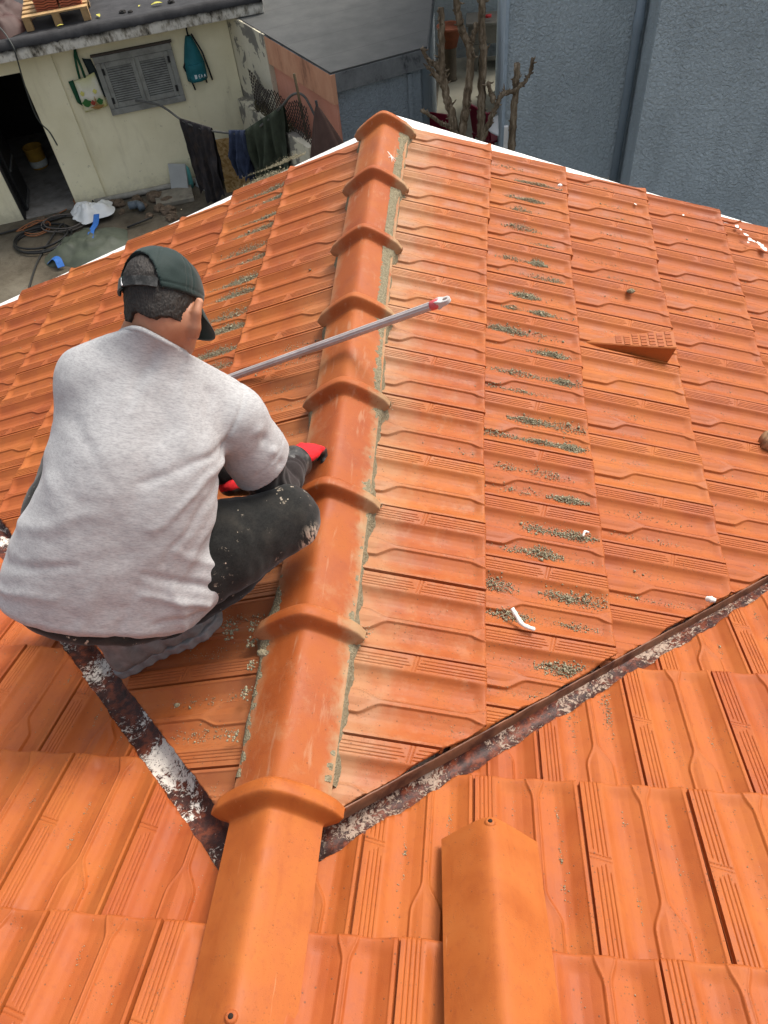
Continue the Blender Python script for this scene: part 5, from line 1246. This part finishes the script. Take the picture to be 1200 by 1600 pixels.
ribbon('strap', [(-5.42, 10.02, G + .20), (-5.38, 9.80, G + .16), (-5.37, 9.6, G + .17), (-5.33, 9.40, G + .14), (-5.29, 9.22, G + .12)], .045, M_BLUE, 'long bright blue strap lying over the green tarp', 'strap')
ribbon('strap', [(-5.90, 9.02, G + .02), (-5.78, 9.00, G + .10), (-5.68, 8.93, G + .12), (-5.62, 8.84, G + .05)], .05, M_BLUE, 'short crumpled blue strap at the left verge', 'strap')
M_HOSE = simple('hose_black', (.018, .018, .017), .5, .4); M_ORNG = simple('cord_orange', (.30, .115, .045), .6); M_GREYC = simple('cord_grey', (.13, .115, .10), .7)
def coil(c, rx, ry, turns, seed, r, mat, label, tail=None, cat='cable'):
    P = []; n = int(turns * 16); rr = random.Random(seed)
    for i in range(n):
        a = 2 * math.pi * i / 16 + .3; q = 1 + .35 * noise.noise(Vector((a * .33, seed, 0))); P.append(Vector((c[0] + math.cos(a) * rx * q + .12 * noise.noise(Vector((a * .2, seed, 5))), c[1] + math.sin(a) * ry * q + .12 * noise.noise(Vector((a * .2, seed, 9))), G + .015 + .018 * (i / 16) + .02 * noise.noise(Vector((a, seed, 1))))))
    if tail: P += [Vector(t) for t in tail]
    mb = MB(); mb.tube(smooth_path(P, 3), r, 7); return tag(mb.build('cable_coil', mat), label, cat)
coil((-6.25, 9.62), .42, .36, 3.2, 1, .016, M_HOSE, 'thick black hose coil on the brown yard', [(-6.1, 9.2, G + .02), (-6.0, 8.6, G + .02), (-5.9, 8.2, G + .02)])
coil((-6.05, 10.05), .34, .24, 4.1, 5, .008, M_GREYC, 'thin grey cord tangle on the yard in front of the doorway', [(-5.6, 10.5, G + .02)])
coil((-6.45, 9.95), .22, .20, 2.6, 9, .008, M_ORNG, 'thin orange cord loops beside the black hose', [(-6.2, 10.5, G + .02), (-6.1, 10.8, G + .02)])
coil((-6.02, 10.82), .06, .22, 5, 13, .012, M_ORNG, 'rusty wire bundle leaning at the door jamb')
mb = MB(); mb.tube(smooth_path([(-7.2, 9.75, G + .03), (-6.6, 10.05, G + .03), (-6.0, 10.35, G + .04), (-5.75, 10.6, G + .04), (-5.88, 10.85, G + .2)], 8), .016, 8); tag(mb.build('cable', M_HOSE), 'black cable running along the foot of the cream wall', 'cable')
M_RUB = simple('rubble_brown', (.13, .095, .065), .95, .2, .5, 18, bump=.6, bdist=.01)
RB = [(-5.35, 10.62, .13), (-5.05, 10.72, .11), (-4.75, 10.80, .15), (-4.52, 10.66, .12), (-5.65, 10.50, .08), (-4.92, 10.56, .09), (-4.6, 10.45, .10), (-4.42, 10.36, .13), (-4.70, 10.25, .07), (-6.25, 10.35, .07), (-6.5, 10.25, .08), (-5.2, 10.40, .06), (-4.3, 10.15, .10)]
for i, (x, y, r) in enumerate(RB): tag(lump((x, y, G + r * .2), r, i * 2.1 + 20, 'rubble', M_RUB, (1, .8, .6), i * 1.3), 'brown rubble lump in the broken ground along the cream wall', 'rubble', 'rubble lumps along the wall foot')
mb = MB(); wbox(mb, 1.25, 1.85, G + .001, G + .07, .18, .62, .01); tag(mb.build('concrete_slab', simple('slab', (.23, .21, .165), .9, .2, .25, 10, dirt=(.1, .08, .06))), 'broken pale concrete slab in front of the cream wall', 'slab')
mb = MB(); mb.tube([(-5.06, 10.42, G + .10), (-4.93, 10.46, G + .10)], .06, 14); mb.tube([(-4.93, 10.46, G + .10), (-4.86, 10.42, G + .10), (-4.83, 10.36, G + .07)], [.06, .055, .055], 14); tag(mb.build('pipe_bend', simple('pipe_bluegrey', (.10, .125, .145), .5)), 'blue grey plastic pipe bend lying in the rubble', 'pipe')
mb = MB(); mb.tube([(-4.95, 9.9, G + .03), (-4.6, 10.12, G + .06)], .016, 8); tag(mb.build('stick', M_HOSE), 'dark iron stick lying on the yard', 'stick')
M_SLAB2 = simple('tile_grey', (.36, .37, .35), .6, .3, .1, 6)
def leaning(name, a0, o0, wd, h, th, lean, rot, mat, label, cat):
    M = RW @ Matrix.Rotation(rot, 3, 'Z') @ Matrix.Rotation(lean, 3, 'X'); mb = MB(); c = WP(a0, G + .002, o0) + M @ Vector((0, 0, h / 2)); mb.box(c, (wd, th, h), M, .004); return tag(mb.build(name, mat), label, cat)
leaning('slab_panel', 1.66, .22, .30, .42, .03, math.radians(20), math.radians(28), M_SLAB2, 'grey square slab leaning on the cream wall, left one', 'slab')
leaning('slab_panel', 2.00, .26, .30, .56, .03, math.radians(18), math.radians(62), M_SLAB2, 'taller grey slab leaning beside the dark hanging trousers', 'slab')
mb = MB(); mb.lathe([(.001, 0), (.055, 0), (.06, .10), (.06, .30), (.03, .35), (.001, .35)], WP(1.84, G, .12), 18); tag(mb.build('turquoise_jug', simple('jug', (.10, .34, .32), .4, .4)), 'turquoise jug standing between the two leaning slabs', 'jug')
leaning('gutter_channel', 2.22, .42, .16, .75, .05, math.radians(28), math.radians(48), simple('channel_grey', (.42, .45, .46), .4, .4), 'pale grey channel leaning behind the dark trousers', 'channel')
k = NT('osb', .8, .25); _v = k.voro(26, k.mapping(k.coord(), (1, 2.4, 1)), out='Color'); M_OSB = k.done(k.ramp(_v, [(.1, (.20, .115, .035)), (.5, (.36, .225, .085)), (.9, (.46, .32, .15))]))
leaning('chip_board', 2.62, .62, .50, .78, .02, math.radians(14), math.radians(10), M_OSB, 'chipboard panel leaning below the navy garment', 'board')
# --- clothes on the bent hose line
LINE = [WP(1.42, -2.90, .07), WP(1.75, -2.95, .30), Vector((-3.87, 10.6, -3.03)), Vector((-3.60, 10.5, -3.11)), Vector((-3.31, 10.4, -3.13)), Vector((-2.83, 10.2, -3.08)), Vector((-2.49, 10.05, -2.88)), Vector((-2.19, 9.9, -2.63)), Vector((-1.98, 9.77, -2.44)), Vector((-1.82, 9.7, -2.44)), Vector((-1.69, 9.6, -2.66))]
mb = MB(); mb.tube(smooth_path(LINE, 8), .016, 10); tag(mb.build('clothes_line', simple('line_grey', (.10, .10, .09), .6)), 'bent grey hose used as clothes line from the shutters to the fence post', 'clothes line')
def garment(name, p0, p1, drops, mat, label, seed, folds=7, amp=.035, narrow=0.0):
    """cloth hung over the line: front sheet with vertical folds"""
    p0, p1 = Vector(p0), Vector(p1); d = p1 - p0; out = Vector((d.y, -d.x, 0)).normalized(); n, m = 44, 26; V = []
    for lay in (0, 1):
        for i in range(m):
            t = i / (m - 1)
            for j in range(n):
                s = j / (n - 1); dr_ = np.interp(s, np.linspace(0, 1, len(drops)), drops) * (1 + .16 * noise.noise(Vector((s * 4, seed, 2))) + .05 * noise.noise(Vector((s * 13, seed, 2))))
                sq = .5 + (s - .5) * (1 - narrow * t); p = p0 + d * sq - ZU * (dr_ * t if lay == 0 else dr_ * t * .8)
                a_f = (noise.noise(Vector((s * folds * .75 + .8 * t * noise.noise(Vector((s * 2, 0, seed))), t * 1.1, seed))) * amp * 1.9 + noise.noise(Vector((s * folds * 2.2, t * 2.2, seed + 7))) * amp * .55 + .035 * noise.noise(Vector((s * 6, t * 6, seed + 3)))) * min(1, .35 + t * 1.3)
                o_ = (.022 + a_f + .03 * t) if lay == 0 else -.03 - abs(a_f) * .4
                if i == 0: o_ = .012 if lay == 0 else -.012
                V.append(tuple(p + out * o_ + ZU * (.018 if i == 0 else 0)))
    mm = n * m; F = [tuple(f) for f in grid_faces(n, m)] + [tuple(f[::-1]) for f in grid_faces(n, m, mm)] + [(j, mm + j, mm + j + 1, j + 1) for j in range(n - 1)]
    return tag(link_mesh(name, mesh_from(name, V, F, mat)), label, 'clothes', 'clothes on the hose line')
garment('trousers', (-3.90, 10.60, -3.02), (-3.40, 10.42, -3.10), [1.10, 1.02, 1.12, 1.30, 1.22, .98], simple('work_trousers', (.032, .029, .030), .85, .2, .3, 10, dirt=(.085, .06, .045), dirt_amt=.5, dirt_scale=7), 'long black stained trousers hanging on the line', 1.0, 6, .12, .12)
garment('shirt', (-3.12, 10.32, -3.10), (-2.83, 10.20, -3.06), [.62, .68, .64], simple('navy_cloth', (.036, .048, .085), .85, .2, .3, 12), 'short navy blue garment hanging between the black trousers and green jacket', 3.0, 6, .11, .05)
garment('jacket', (-2.84, 10.21, -3.05), (-2.16, 9.88, -2.62), [.95, 1.05, 1.15, 1.35, 1.25], simple('olive_cloth', (.046, .056, .037), .88, .2, .3, 10), 'dark olive green jacket hanging on the line nearest the fence', 5.0, 8, .15, .12)
# --- grey roofed neighbour
C1, C2, C3, C4 = Vector((-1.37, 9.30, 0)), Vector((-.23, 9.93, 0)), Vector((-.25, 13.6, 0)), Vector((-3.22, 11.72, 0)); C5 = Vector((-2.4, 14.5, 0))
k = NT('felt_grey', .8, .3); _n = k.noise(3, 6, .65); _x = k.noise(150, 3, .6); _o = k.sep(k.mapping(k.coord(), rot=(0, 0, math.radians(-29))))
_seam = k.math('ABSOLUTE', k.math('SUBTRACT', k.math('FRACT', k.math('MULTIPLY', _o[1], 1.45)), .5)); _c = k.ramp(_n, [(.3, (.055, .058, .056)), (.7, (.085, .087, .083))])
_c = k.mix(k.range(_seam, .0, .012, .75, 0), _c, (.03, .03, .03)); k.bump(_x, .3, .003); M_FELT = k.done(_c)
k = NT('fascia_mould', .9, .2); _d = k.noise(1, 6, .7, k.mapping(k.coord(), (5, 5, 3.2))); k.bump(k.noise(30, 5, .7), .8, .02); M_FASC = k.done(k.ramp(_d, [(.34, (.025, .026, .026)), (.48, (.16, .168, .168)), (.8, (.24, .25, .245))]))
def stucco(name, c, var=.16):
    k = NT(name, .8, .25); n = k.noise(30, 4, .6, dist=.6); s = k.noise(1.2, 5, .6); d = k.noise(1, 5, .6, k.mapping(k.coord(), (5, 5, .5)))
    cc = k.ramp(s, [(.3, tuple(x * (1 - var) for x in c)), (.7, tuple(x * (1 + var * .6) for x in c))]); cc = k.mix(k.range(d, .48, .75, 0, .5), cc, tuple(x * .7 for x in c)); k.bump(n, 1.0, .05); k.bump(k.noise(130, 3, .5), .3, .004); return k.done(cc)
M_BSTUC = stucco('stucco_blue', (.52, .60, .63)); M_BSTUC2 = stucco('stucco_slate', (.29, .335, .36))
nb_ = empty('outbuilding', (C1 + C2) / 2 + ZU * G, 'low outbuilding with grey felt roof, pink side wall and slate front', 'building')
def npart(mb, name, mat): o = mb.build(name, mat, nb_); o.matrix_parent_inverse = Matrix.Translation(-Vector(nb_.location)); return o
mb = MB(); mb.prism([(p.x, p.y) for p in (C1, C2, C3, C5, C4)], -2.27, -2.058); npart(mb, 'fascia', M_FASC)
mb = MB(); mb.prism([(p.x, p.y) for p in (C1 + Vector((.0, .012, 0)), C2 + Vector((-.01, .01, 0)), C3, C5, C4 + Vector((.02, 0, 0)))], -2.056, -2.035); npart(mb, 'roof', M_FELT)
# orange tinted upper band of the pink side
SD = (C1 - C4).normalized(); SN = Vector((SD.y, -SD.x, 0));
if SN.x > 0: SN = -SN
def sbox(mb, t0, t1, z0, z1, o0, o1):
    c = C4 + SD * (t0 + t1) / 2 + SN * (o0 + o1) / 2 + ZU * (z0 + z1) / 2; M = Matrix((SD, SN, ZU)).transposed(); return mb.box(c, (t1 - t0, abs(o1 - o0), z1 - z0), M)
LS = (C1 - C4).length
k = NT('pink_render', .85, .2); _n = k.noise(3, 6, .65); _d = k.noise(1, 5, .65, k.mapping(k.coord(), (7, 7, .8))); _c = k.ramp(_n, [(.3, (.60, .25, .165)), (.7, (.70, .33, .225))]); M_PINK = k.done(k.mix(k.range(_d, .55, .75, 0, .5), _c, (.30, .13, .08)))
k = NT('orange_band', .85, .2); _d = k.noise(1, 6, .7, k.mapping(k.coord(), (4, 4, 1.6))); M_OBAND = k.done(k.ramp(_d, [(.28, (.22, .11, .07)), (.45, (.55, .27, .16)), (.7, (.66, .36, .22))]))
k = NT('patched_render', .9, .15); _n = k.noise(2.2, 6, .65, dist=.6); _f = k.noise(12, 5, .7)
_c = k.ramp(_n, [(.40, (.20, .19, .16)), (.485, (.25, .235, .195)), (.50, (.60, .56, .42)), (.7, (.66, .62, .48))]); M_PATCH = k.done(k.mix(k.range(_f, .6, .75, 0, .6), _c, (.16, .145, .11)))
mb = MB(); sbox(mb, 1.25, LS - .06, G, -2.272, -.24, -.06); npart(mb, 'side_wall', M_PINK)
mb = MB(); sbox(mb, .02, 1.248, G, -2.045, -.24, .015); npart(mb, 'patched_wall', M_PATCH)
mb = MB(); sbox(mb, 1.25, LS + .01, -2.40, -2.062, -.055, .004); npart(mb, 'side_band', M_OBAND)
FD = (C2 - C1).normalized(); FN = Vector((FD.y, -FD.x, 0)); mb = MB(); c = (C1 + C2) / 2 - FN * .17 + ZU * ((G - 2.272) / 2); mb.box(c, ((C2 - C1).length - .16, .2, -2.272 - G), Matrix((FD, -FN, ZU)).transposed()); npart(mb, 'front_wall', M_BSTUC2)
mb = MB(); mb.box(Vector((-.42, 11.8, (G - 2.272) / 2)), (.2, 3.4, -2.272 - G)); npart(mb, 'right_wall', M_BSTUC2)
mb = MB(); mb.box((C1 + C2) / 2 + FD * .40 + FN * -.055 + ZU * (-3.3), (.05, .05, 2.0), Matrix((FD, -FN, ZU)).transposed()); npart(mb, 'front_strip', M_BSTUC2)
# low sloping wall with chain link fence
P0, P1 = Vector((-3.10, 11.62, 0)), Vector((-1.62, 9.42, 0)); n = 40; V = []
wd_ = (P1 - P0).normalized(); wn_ = Vector((wd_.y, -wd_.x, 0)); wn_ = wn_ if wn_.x < 0 else -wn_
for i in range(n + 1):
    t = i / n; p = P0 + (P1 - P0) * t + wn_ * .20; top = -3.14 + .22 * t + .03 * noise.noise(Vector((t * 12, 2, 2)))
    V += [tuple(p + ZU * G), tuple(p + ZU * top), tuple(p - wn_ * .16 + ZU * (top + .01)), tuple(p - wn_ * .16 + ZU * G)]
mb = MB(); mb.add(V, [tuple(f) for f in grid_faces(4, n + 1, 0, True)] + [(0, 1, 2, 3), (4 * n + 3, 4 * n + 2, 4 * n + 1, 4 * n)]); tag(mb.build('low_wall', M_PATCH), 'patched cream and grey low wall rising from the cream house corner', 'wall')
fe = empty('wire_fence', P1 + wn_ * .1 + ZU * -2.9, 'sagging chain link fence with rusty post on the patched low wall', 'fence'); FI = Matrix.Translation(-Vector(fe.location))
M_WIRE = simple('wire_rusty', (.035, .026, .02), .7)
def fp(t, h): 
    tt = .22 + .78 * t; p = P0 + (P1 - P0) * tt + wn_ * (.12 + .02 * math.sin(t * 7)); return p + ZU * (-3.14 + .22 * tt + h)
mb = MB(); NQ = 8
def htop(t): return .52 - .12 * math.sin(t * 3.1) + .03 * math.sin(t * 17)
for i in range(-6, 29):
    for sg in (1, -1):
        pts = []
        for q in range(25):
            h = q / 24; t = (i + sg * h * 5) / 22
            if 0 <= t <= 1: pts.append(fp(t, h * htop(t)))
        if len(pts) > 1: mb.tube(pts, .0058, 5, False)
o = mb.build('chain_link', M_WIRE, fe); o.matrix_parent_inverse = FI
mb = MB(); mb.tube([Vector((-1.84, 9.62, -3.1)), Vector((-1.885, 9.62, -2.14))], .018, 10); o = mb.build('post', simple('post_rust', (.10, .075, .04), .8), fe); o.matrix_parent_inverse = FI
# dry grass tufts on the low wall
mb = MB(); rr = random.Random(4)
for i in range(150):
    t = rr.random(); p = P0 + (P1 - P0) * (.25 + .5 * t) + wn_ * (.06 + .12 * rr.random()) + ZU * (-3.14 + .22 * (.25 + .5 * t)); q = p + Vector((rr.gauss(0, .05), rr.gauss(0, .05), .05 + .12 * rr.random())); mb.tube([p, (p + q) / 2 + Vector((rr.gauss(0, .01), rr.gauss(0, .01), .02)), q], [.005, .004, .001], 4)
tag(mb.build('dry_grass', simple('grass_dry', (.115, .10, .055), .9)), 'dry weeds growing along the top of the low wall', 'weeds', kind='stuff')
# furled umbrella
V = []; n = 40; tipp = Vector((-1.50, 8.85, -2.21)); 
for i in range(18):
    t = i / 17
    for j in range(n):
        a = 2 * math.pi * j / n; r = .012 + .26 * t ** .85 * (1 + .16 * math.cos(a * 8) * t); V.append((tipp.x + .10 * t + math.cos(a) * r, tipp.y + .02 * t + math.sin(a) * r * .8, tipp.z - .75 * t + .02 * math.cos(a * 8) * t))
um = tag(link_mesh('umbrella', mesh_from('umbrella', V, grid_faces(n, 18, 0, True), simple('umbrella_brown', (.085, .050, .040), .75, .2, .2, 8))), 'half folded brown umbrella beside the pink wall', 'umbrella')
mb = MB(); mb.tube([tipp + Vector((0, 0, .05)), tipp + Vector((.13, .02, -2.0))], .016, 10); mb.build('pole', M_SHUTD, um)
# --- blue building on the right
bb = empty('building', (3.5, 9.5, G), 'tall blue grey stucco building filling the upper right', 'building'); BI = Matrix.Translation(-Vector(bb.location))
def bpart(mb, name, mat): o = mb.build(name, mat, bb); o.matrix_parent_inverse = BI; return o
mb = MB(); mb.prism([(.705, 9.0), (2.30, 9.0), (2.30, 14.2), (.705, 14.2)], G, 2.6); bpart(mb, 'wall', M_BSTUC)
mb = MB(); mb.prism([(2.165, 8.35), (9.5, 7.6), (9.5, 14.2), (2.302, 14.2), (2.302, 8.998), (2.165, 8.998)], G, 2.6); bpart(mb, 'wall', M_BSTUC)
mb = MB(); mb.box((.70, 8.992, (G + 2.6) / 2), (.035, .035, 2.6 - G), None, .004); bpart(mb, 'corner_bead', simple('bead_pale', (.36, .44, .50), .6))
mb = MB(); mb.tube([(2.085, 8.93, G), (2.085, 8.93, -1.66), (2.085, 8.93, -1.64), (2.085, 8.93, -1.52), (2.085, 8.93, -1.50), (2.085, 8.93, 2.5)], [.048, .048, .055, .055, .048, .048], 18); bpart(mb, 'drainpipe', simple('pipe_blue', (.25, .31, .36), .45, .4, .08, 5))
# dark wall behind the courtyard
mb = MB(); mb.box((.2, 15.95, -2.2), (3.2, .3, 4.2)); tag(mb.build('courtyard_wall', M_BSTUC2), 'slate blue wall closing the small courtyard', 'wall')
me = bpy.data.meshes.new('courtyard_floor'); me.from_pydata([(-.32, 8.0, G + .004), (.70, 8.0, G + .004), (2.0, 15.8, G + .004), (-.32, 15.8, G + .004)], [], [(0, 1, 2, 3)]); me.materials.append(simple('courtyard_concrete', (.21, .20, .155), .9, .2, .2, 2, dirt=(.12, .11, .08), dirt_amt=.5, dirt_scale=1.5)); tag(link_mesh('courtyard_floor', me), kind='structure')
# --- courtyard things
M_CONC = simple('grill_concrete', (.135, .125, .105), .9, .2, .35, 6, dirt=(.04, .038, .032), dirt_amt=.5)
gr = empty('stone_grill', (.60, 15.3, G), 'grey concrete garden grill with arched dark opening in the courtyard', 'grill'); GI = Matrix.Translation(-Vector(gr.location))
def gpart(mb, name, mat): o = mb.build(name, mat, gr); o.matrix_parent_inverse = GI; return o
for s in (-1, 1): mb = MB(); mb.add([(.60 + s * .34, 15.1, G), (.60 + s * .22, 15.1, G), (.60 + s * .18, 15.1, G + .46), (.60 + s * .36, 15.1, G + .46), (.60 + s * .34, 15.6, G), (.60 + s * .22, 15.6, G), (.60 + s * .18, 15.6, G + .46), (.60 + s * .36, 15.6, G + .46)], [(0, 1, 2, 3), (4, 7, 6, 5), (0, 4, 5, 1), (1, 5, 6, 2), (2, 6, 7, 3), (3, 7, 4, 0)]); gpart(mb, 'leg', M_CONC)
mb = MB(); mb.box((.60, 15.35, G + .62), (.78, .5, .31), None, .01); gpart(mb, 'hearth', M_CONC)
mb = MB(); mb.box((.60, 15.32, G + .80), (.86, .58, .05), None, .01); gpart(mb, 'slab', M_CONC)
mb = MB(); mb.tube([(.52, 15.12, G + .90), (.62, 15.14, G + .90)], .03, 10); tag(mb.build('red_cup', simple('cup_red', (.34, .02, .02), .5)), 'small red cup on the concrete grill', 'cup')
mb = MB(); mb.lathe([(.001, 0), (.14, 0), (.12, .04), (.12, .52), (.14, .56), (.001, .56)], (-.12, 14.8, G), 8); tag(mb.build('plant_stand', simple('stand_brown', (.075, .06, .042), .9)), 'brown pedestal under the terracotta pot in the courtyard', 'stand')
mb = MB(); mb.lathe([(.001, .56), (.13, .56), (.20, .82), (.235, .86), (.235, .90), (.20, .90), (.19, .84), (.001, .83)], (-.12, 14.8, G), 26); tag(mb.build('flower_pot', simple('pot_clay', (.19, .060, .030), .8, .2, .3, 6)), 'terracotta flower pot on the pedestal in the courtyard', 'pot')
def plastic_chair(x, y, rz, mat, label):
    c = empty('garden_chair', (x, y, G), label, 'chair'); c.rotation_euler = (0, 0, rz)
    mb = MB(); mb.box((0, 0, .43), (.46, .44, .035), None, .012); mb.build('seat', mat, c)
    mb = MB(); mb.box((0, .23, .68), (.46, .035, .44), Matrix.Rotation(-.18, 3, 'X'), .012); mb.build('backrest', mat, c)
    for sx in (-1, 1):
        for sy in (-1, 1): mb = MB(); mb.tube([(sx * .20, sy * .19, .42), (sx * .23, sy * .22, 0)], .02, 8); mb.build('leg', mat, c)
        mb = MB(); mb.box((sx * .235, 0, .63), (.05, .42, .03), None, .01); mb.build('armrest', mat, c)
M_REDP = simple('plastic_red', (.24, .008, .028), .4, .4)
plastic_chair(.62, 11.55, 2.2, M_REDP, 'dark red plastic chair behind the bare stems, by the blue corner'); plastic_chair(-.30, 11.05, -.4, M_REDP, 'dark red plastic chair showing low behind the ridge end')
tb = empty('round_table', (.95, 11.2, G), 'white round plastic table beside the blue building corner', 'table'); mb = MB(); mb.lathe([(.001, .70), (.40, .70), (.42, .715), (.40, .73), (.001, .73)], tb.location, 32); o = mb.build('table_top', M_PLAST, tb); o.matrix_parent_inverse = Matrix.Translation(-Vector(tb.location))
for i in range(4): mb = MB(); a = i * 1.571 + .6; mb.tube([(.95 + .26 * math.cos(a), 11.2 + .26 * math.sin(a), G + .70), (.95 + .33 * math.cos(a), 11.2 + .33 * math.sin(a), G)], .02, 8); o = mb.build('leg', M_PLAST, tb); o.matrix_parent_inverse = Matrix.Translation(-Vector(tb.location))
mb = MB(); mb.box((.735, 8.90, -3.25), (.05, .05, 1.35), None, .006); tag(mb.build('white_post', M_WHITE), 'short white post at the corner of the blue building', 'post')
# --- bare pollarded stems
k = NT('bark', .95, .15); _n = k.noise(1, 6, .7, k.mapping(k.coord(), (26, 26, 5))); k.bump(_n, .9, .02); M_BARK = k.done(k.ramp(_n, [(.32, (.05, .038, .026)), (.5, (.16, .12, .078)), (.68, (.34, .28, .20))]))
def branch(mb, pts, r0, r1, seed):
    P = smooth_path([Vector(p) for p in pts], 10); n = len(P); rs = []
    for i in range(n):
        t = i / (n - 1); rs.append((r0 + (r1 - r0) * t) * (1 + .28 * noise.noise(Vector((i * .6, seed, 0))) + .15 * noise.noise(Vector((i * 1.9, seed, 4)))))
        P[i] = P[i] + Vector((noise.noise(Vector((i * .35, seed, 1))), noise.noise(Vector((i * .35, seed, 2))), 0)) * .016
    mb.tube(P, rs, 9); rr = random.Random(int(seed * 10))
    for i in range(3, n - 1):
        for _ in range(2):
            if rr.random() < .55:
                d = Vector((rr.gauss(0, 1), rr.gauss(0, 1), rr.gauss(.3, .6))).normalized(); s = P[i] + d * rs[i] * .7; ln = .015 + .06 * rr.random() ** 3
                mb.tube([s, s + d * ln * .6, s + d * ln + Vector((0, 0, .01))], [.013, .009, .003], 5)
def stem_thing(label, trunk, limbs, seed):
    t = empty('bare_tree', (trunk[0][0], trunk[0][1], G), label, 'tree', 'bare cut stems beyond the verge'); I = Matrix.Translation(-Vector(t.location))
    mb = MB(); branch(mb, trunk, .052, .030, seed); o = mb.build('trunk', M_BARK, t); o.matrix_parent_inverse = I
    for q, l in enumerate(limbs): mb = MB(); branch(mb, l, .032, .017, seed + q + 1.3); o = mb.build('branch', M_BARK, t); o.matrix_parent_inverse = I
Y = 8.2
stem_thing('leftmost bare cut stem with two side stubs, in front of the flower pot', [(.20, Y, G), (.16, Y, -3.2), (.13, Y, -2.23), (.07, Y, -1.99), (.03, Y, -1.76), (.01, Y, -1.61), (.02, Y, -1.37), (.02, Y, -1.10)], [[(.02, Y, -1.66), (-.06, Y - .02, -1.60), (-.11, Y - .03, -1.56), (-.19, Y - .05, -1.43)], [(.05, Y, -1.86), (-.04, Y - .03, -1.72), (-.13, Y - .05, -1.60)]], 1.0)
stem_thing('bare stem forking near its top, second from the left', [(.22, Y, G), (.20, Y, -3.2), (.22, Y, -2.37), (.27, Y, -2.03), (.31, Y, -1.65), (.30, Y, -1.47), (.23, Y, -1.32), (.19, Y, -1.18), (.165, Y, -1.0), (.15, Y, -.75)], [[(.30, Y, -1.47), (.33, Y, -1.38), (.37, Y, -1.25)], [(.22, Y, -2.36), (.10, Y - .03, -2.24), (.0, Y - .05, -2.18), (-.21, Y - .08, -2.02)]], 5.0)
stem_thing('thickest straight bare stem reaching the top of the view', [(.46, Y + .05, G), (.45, Y + .05, -3.2), (.44, Y + .05, -2.38), (.43, Y + .05, -1.94), (.44, Y + .05, -1.57), (.42, Y + .05, -1.28), (.42, Y + .05, -1.06), (.41, Y + .05, -.8), (.41, Y + .05, -.4)], [[(.45, Y + .05, -2.42), (.54, Y, -2.18), (.59, Y, -2.05), (.65, Y, -1.94), (.78, Y - .05, -1.88), (.91, Y - .05, -1.76), (.945, Y - .05, -1.58)], [(.57, Y, -2.0), (.53, Y, -1.92), (.49, Y, -1.80)]], 9.0)
stem_thing('short stout bare stump against the blue wall, rightmost', [(.76, Y, G), (.77, Y, -3.2), (.775, Y, -2.51), (.78, Y, -2.16), (.79, Y, -1.83), (.79, Y, -1.64)], [], 13.0)
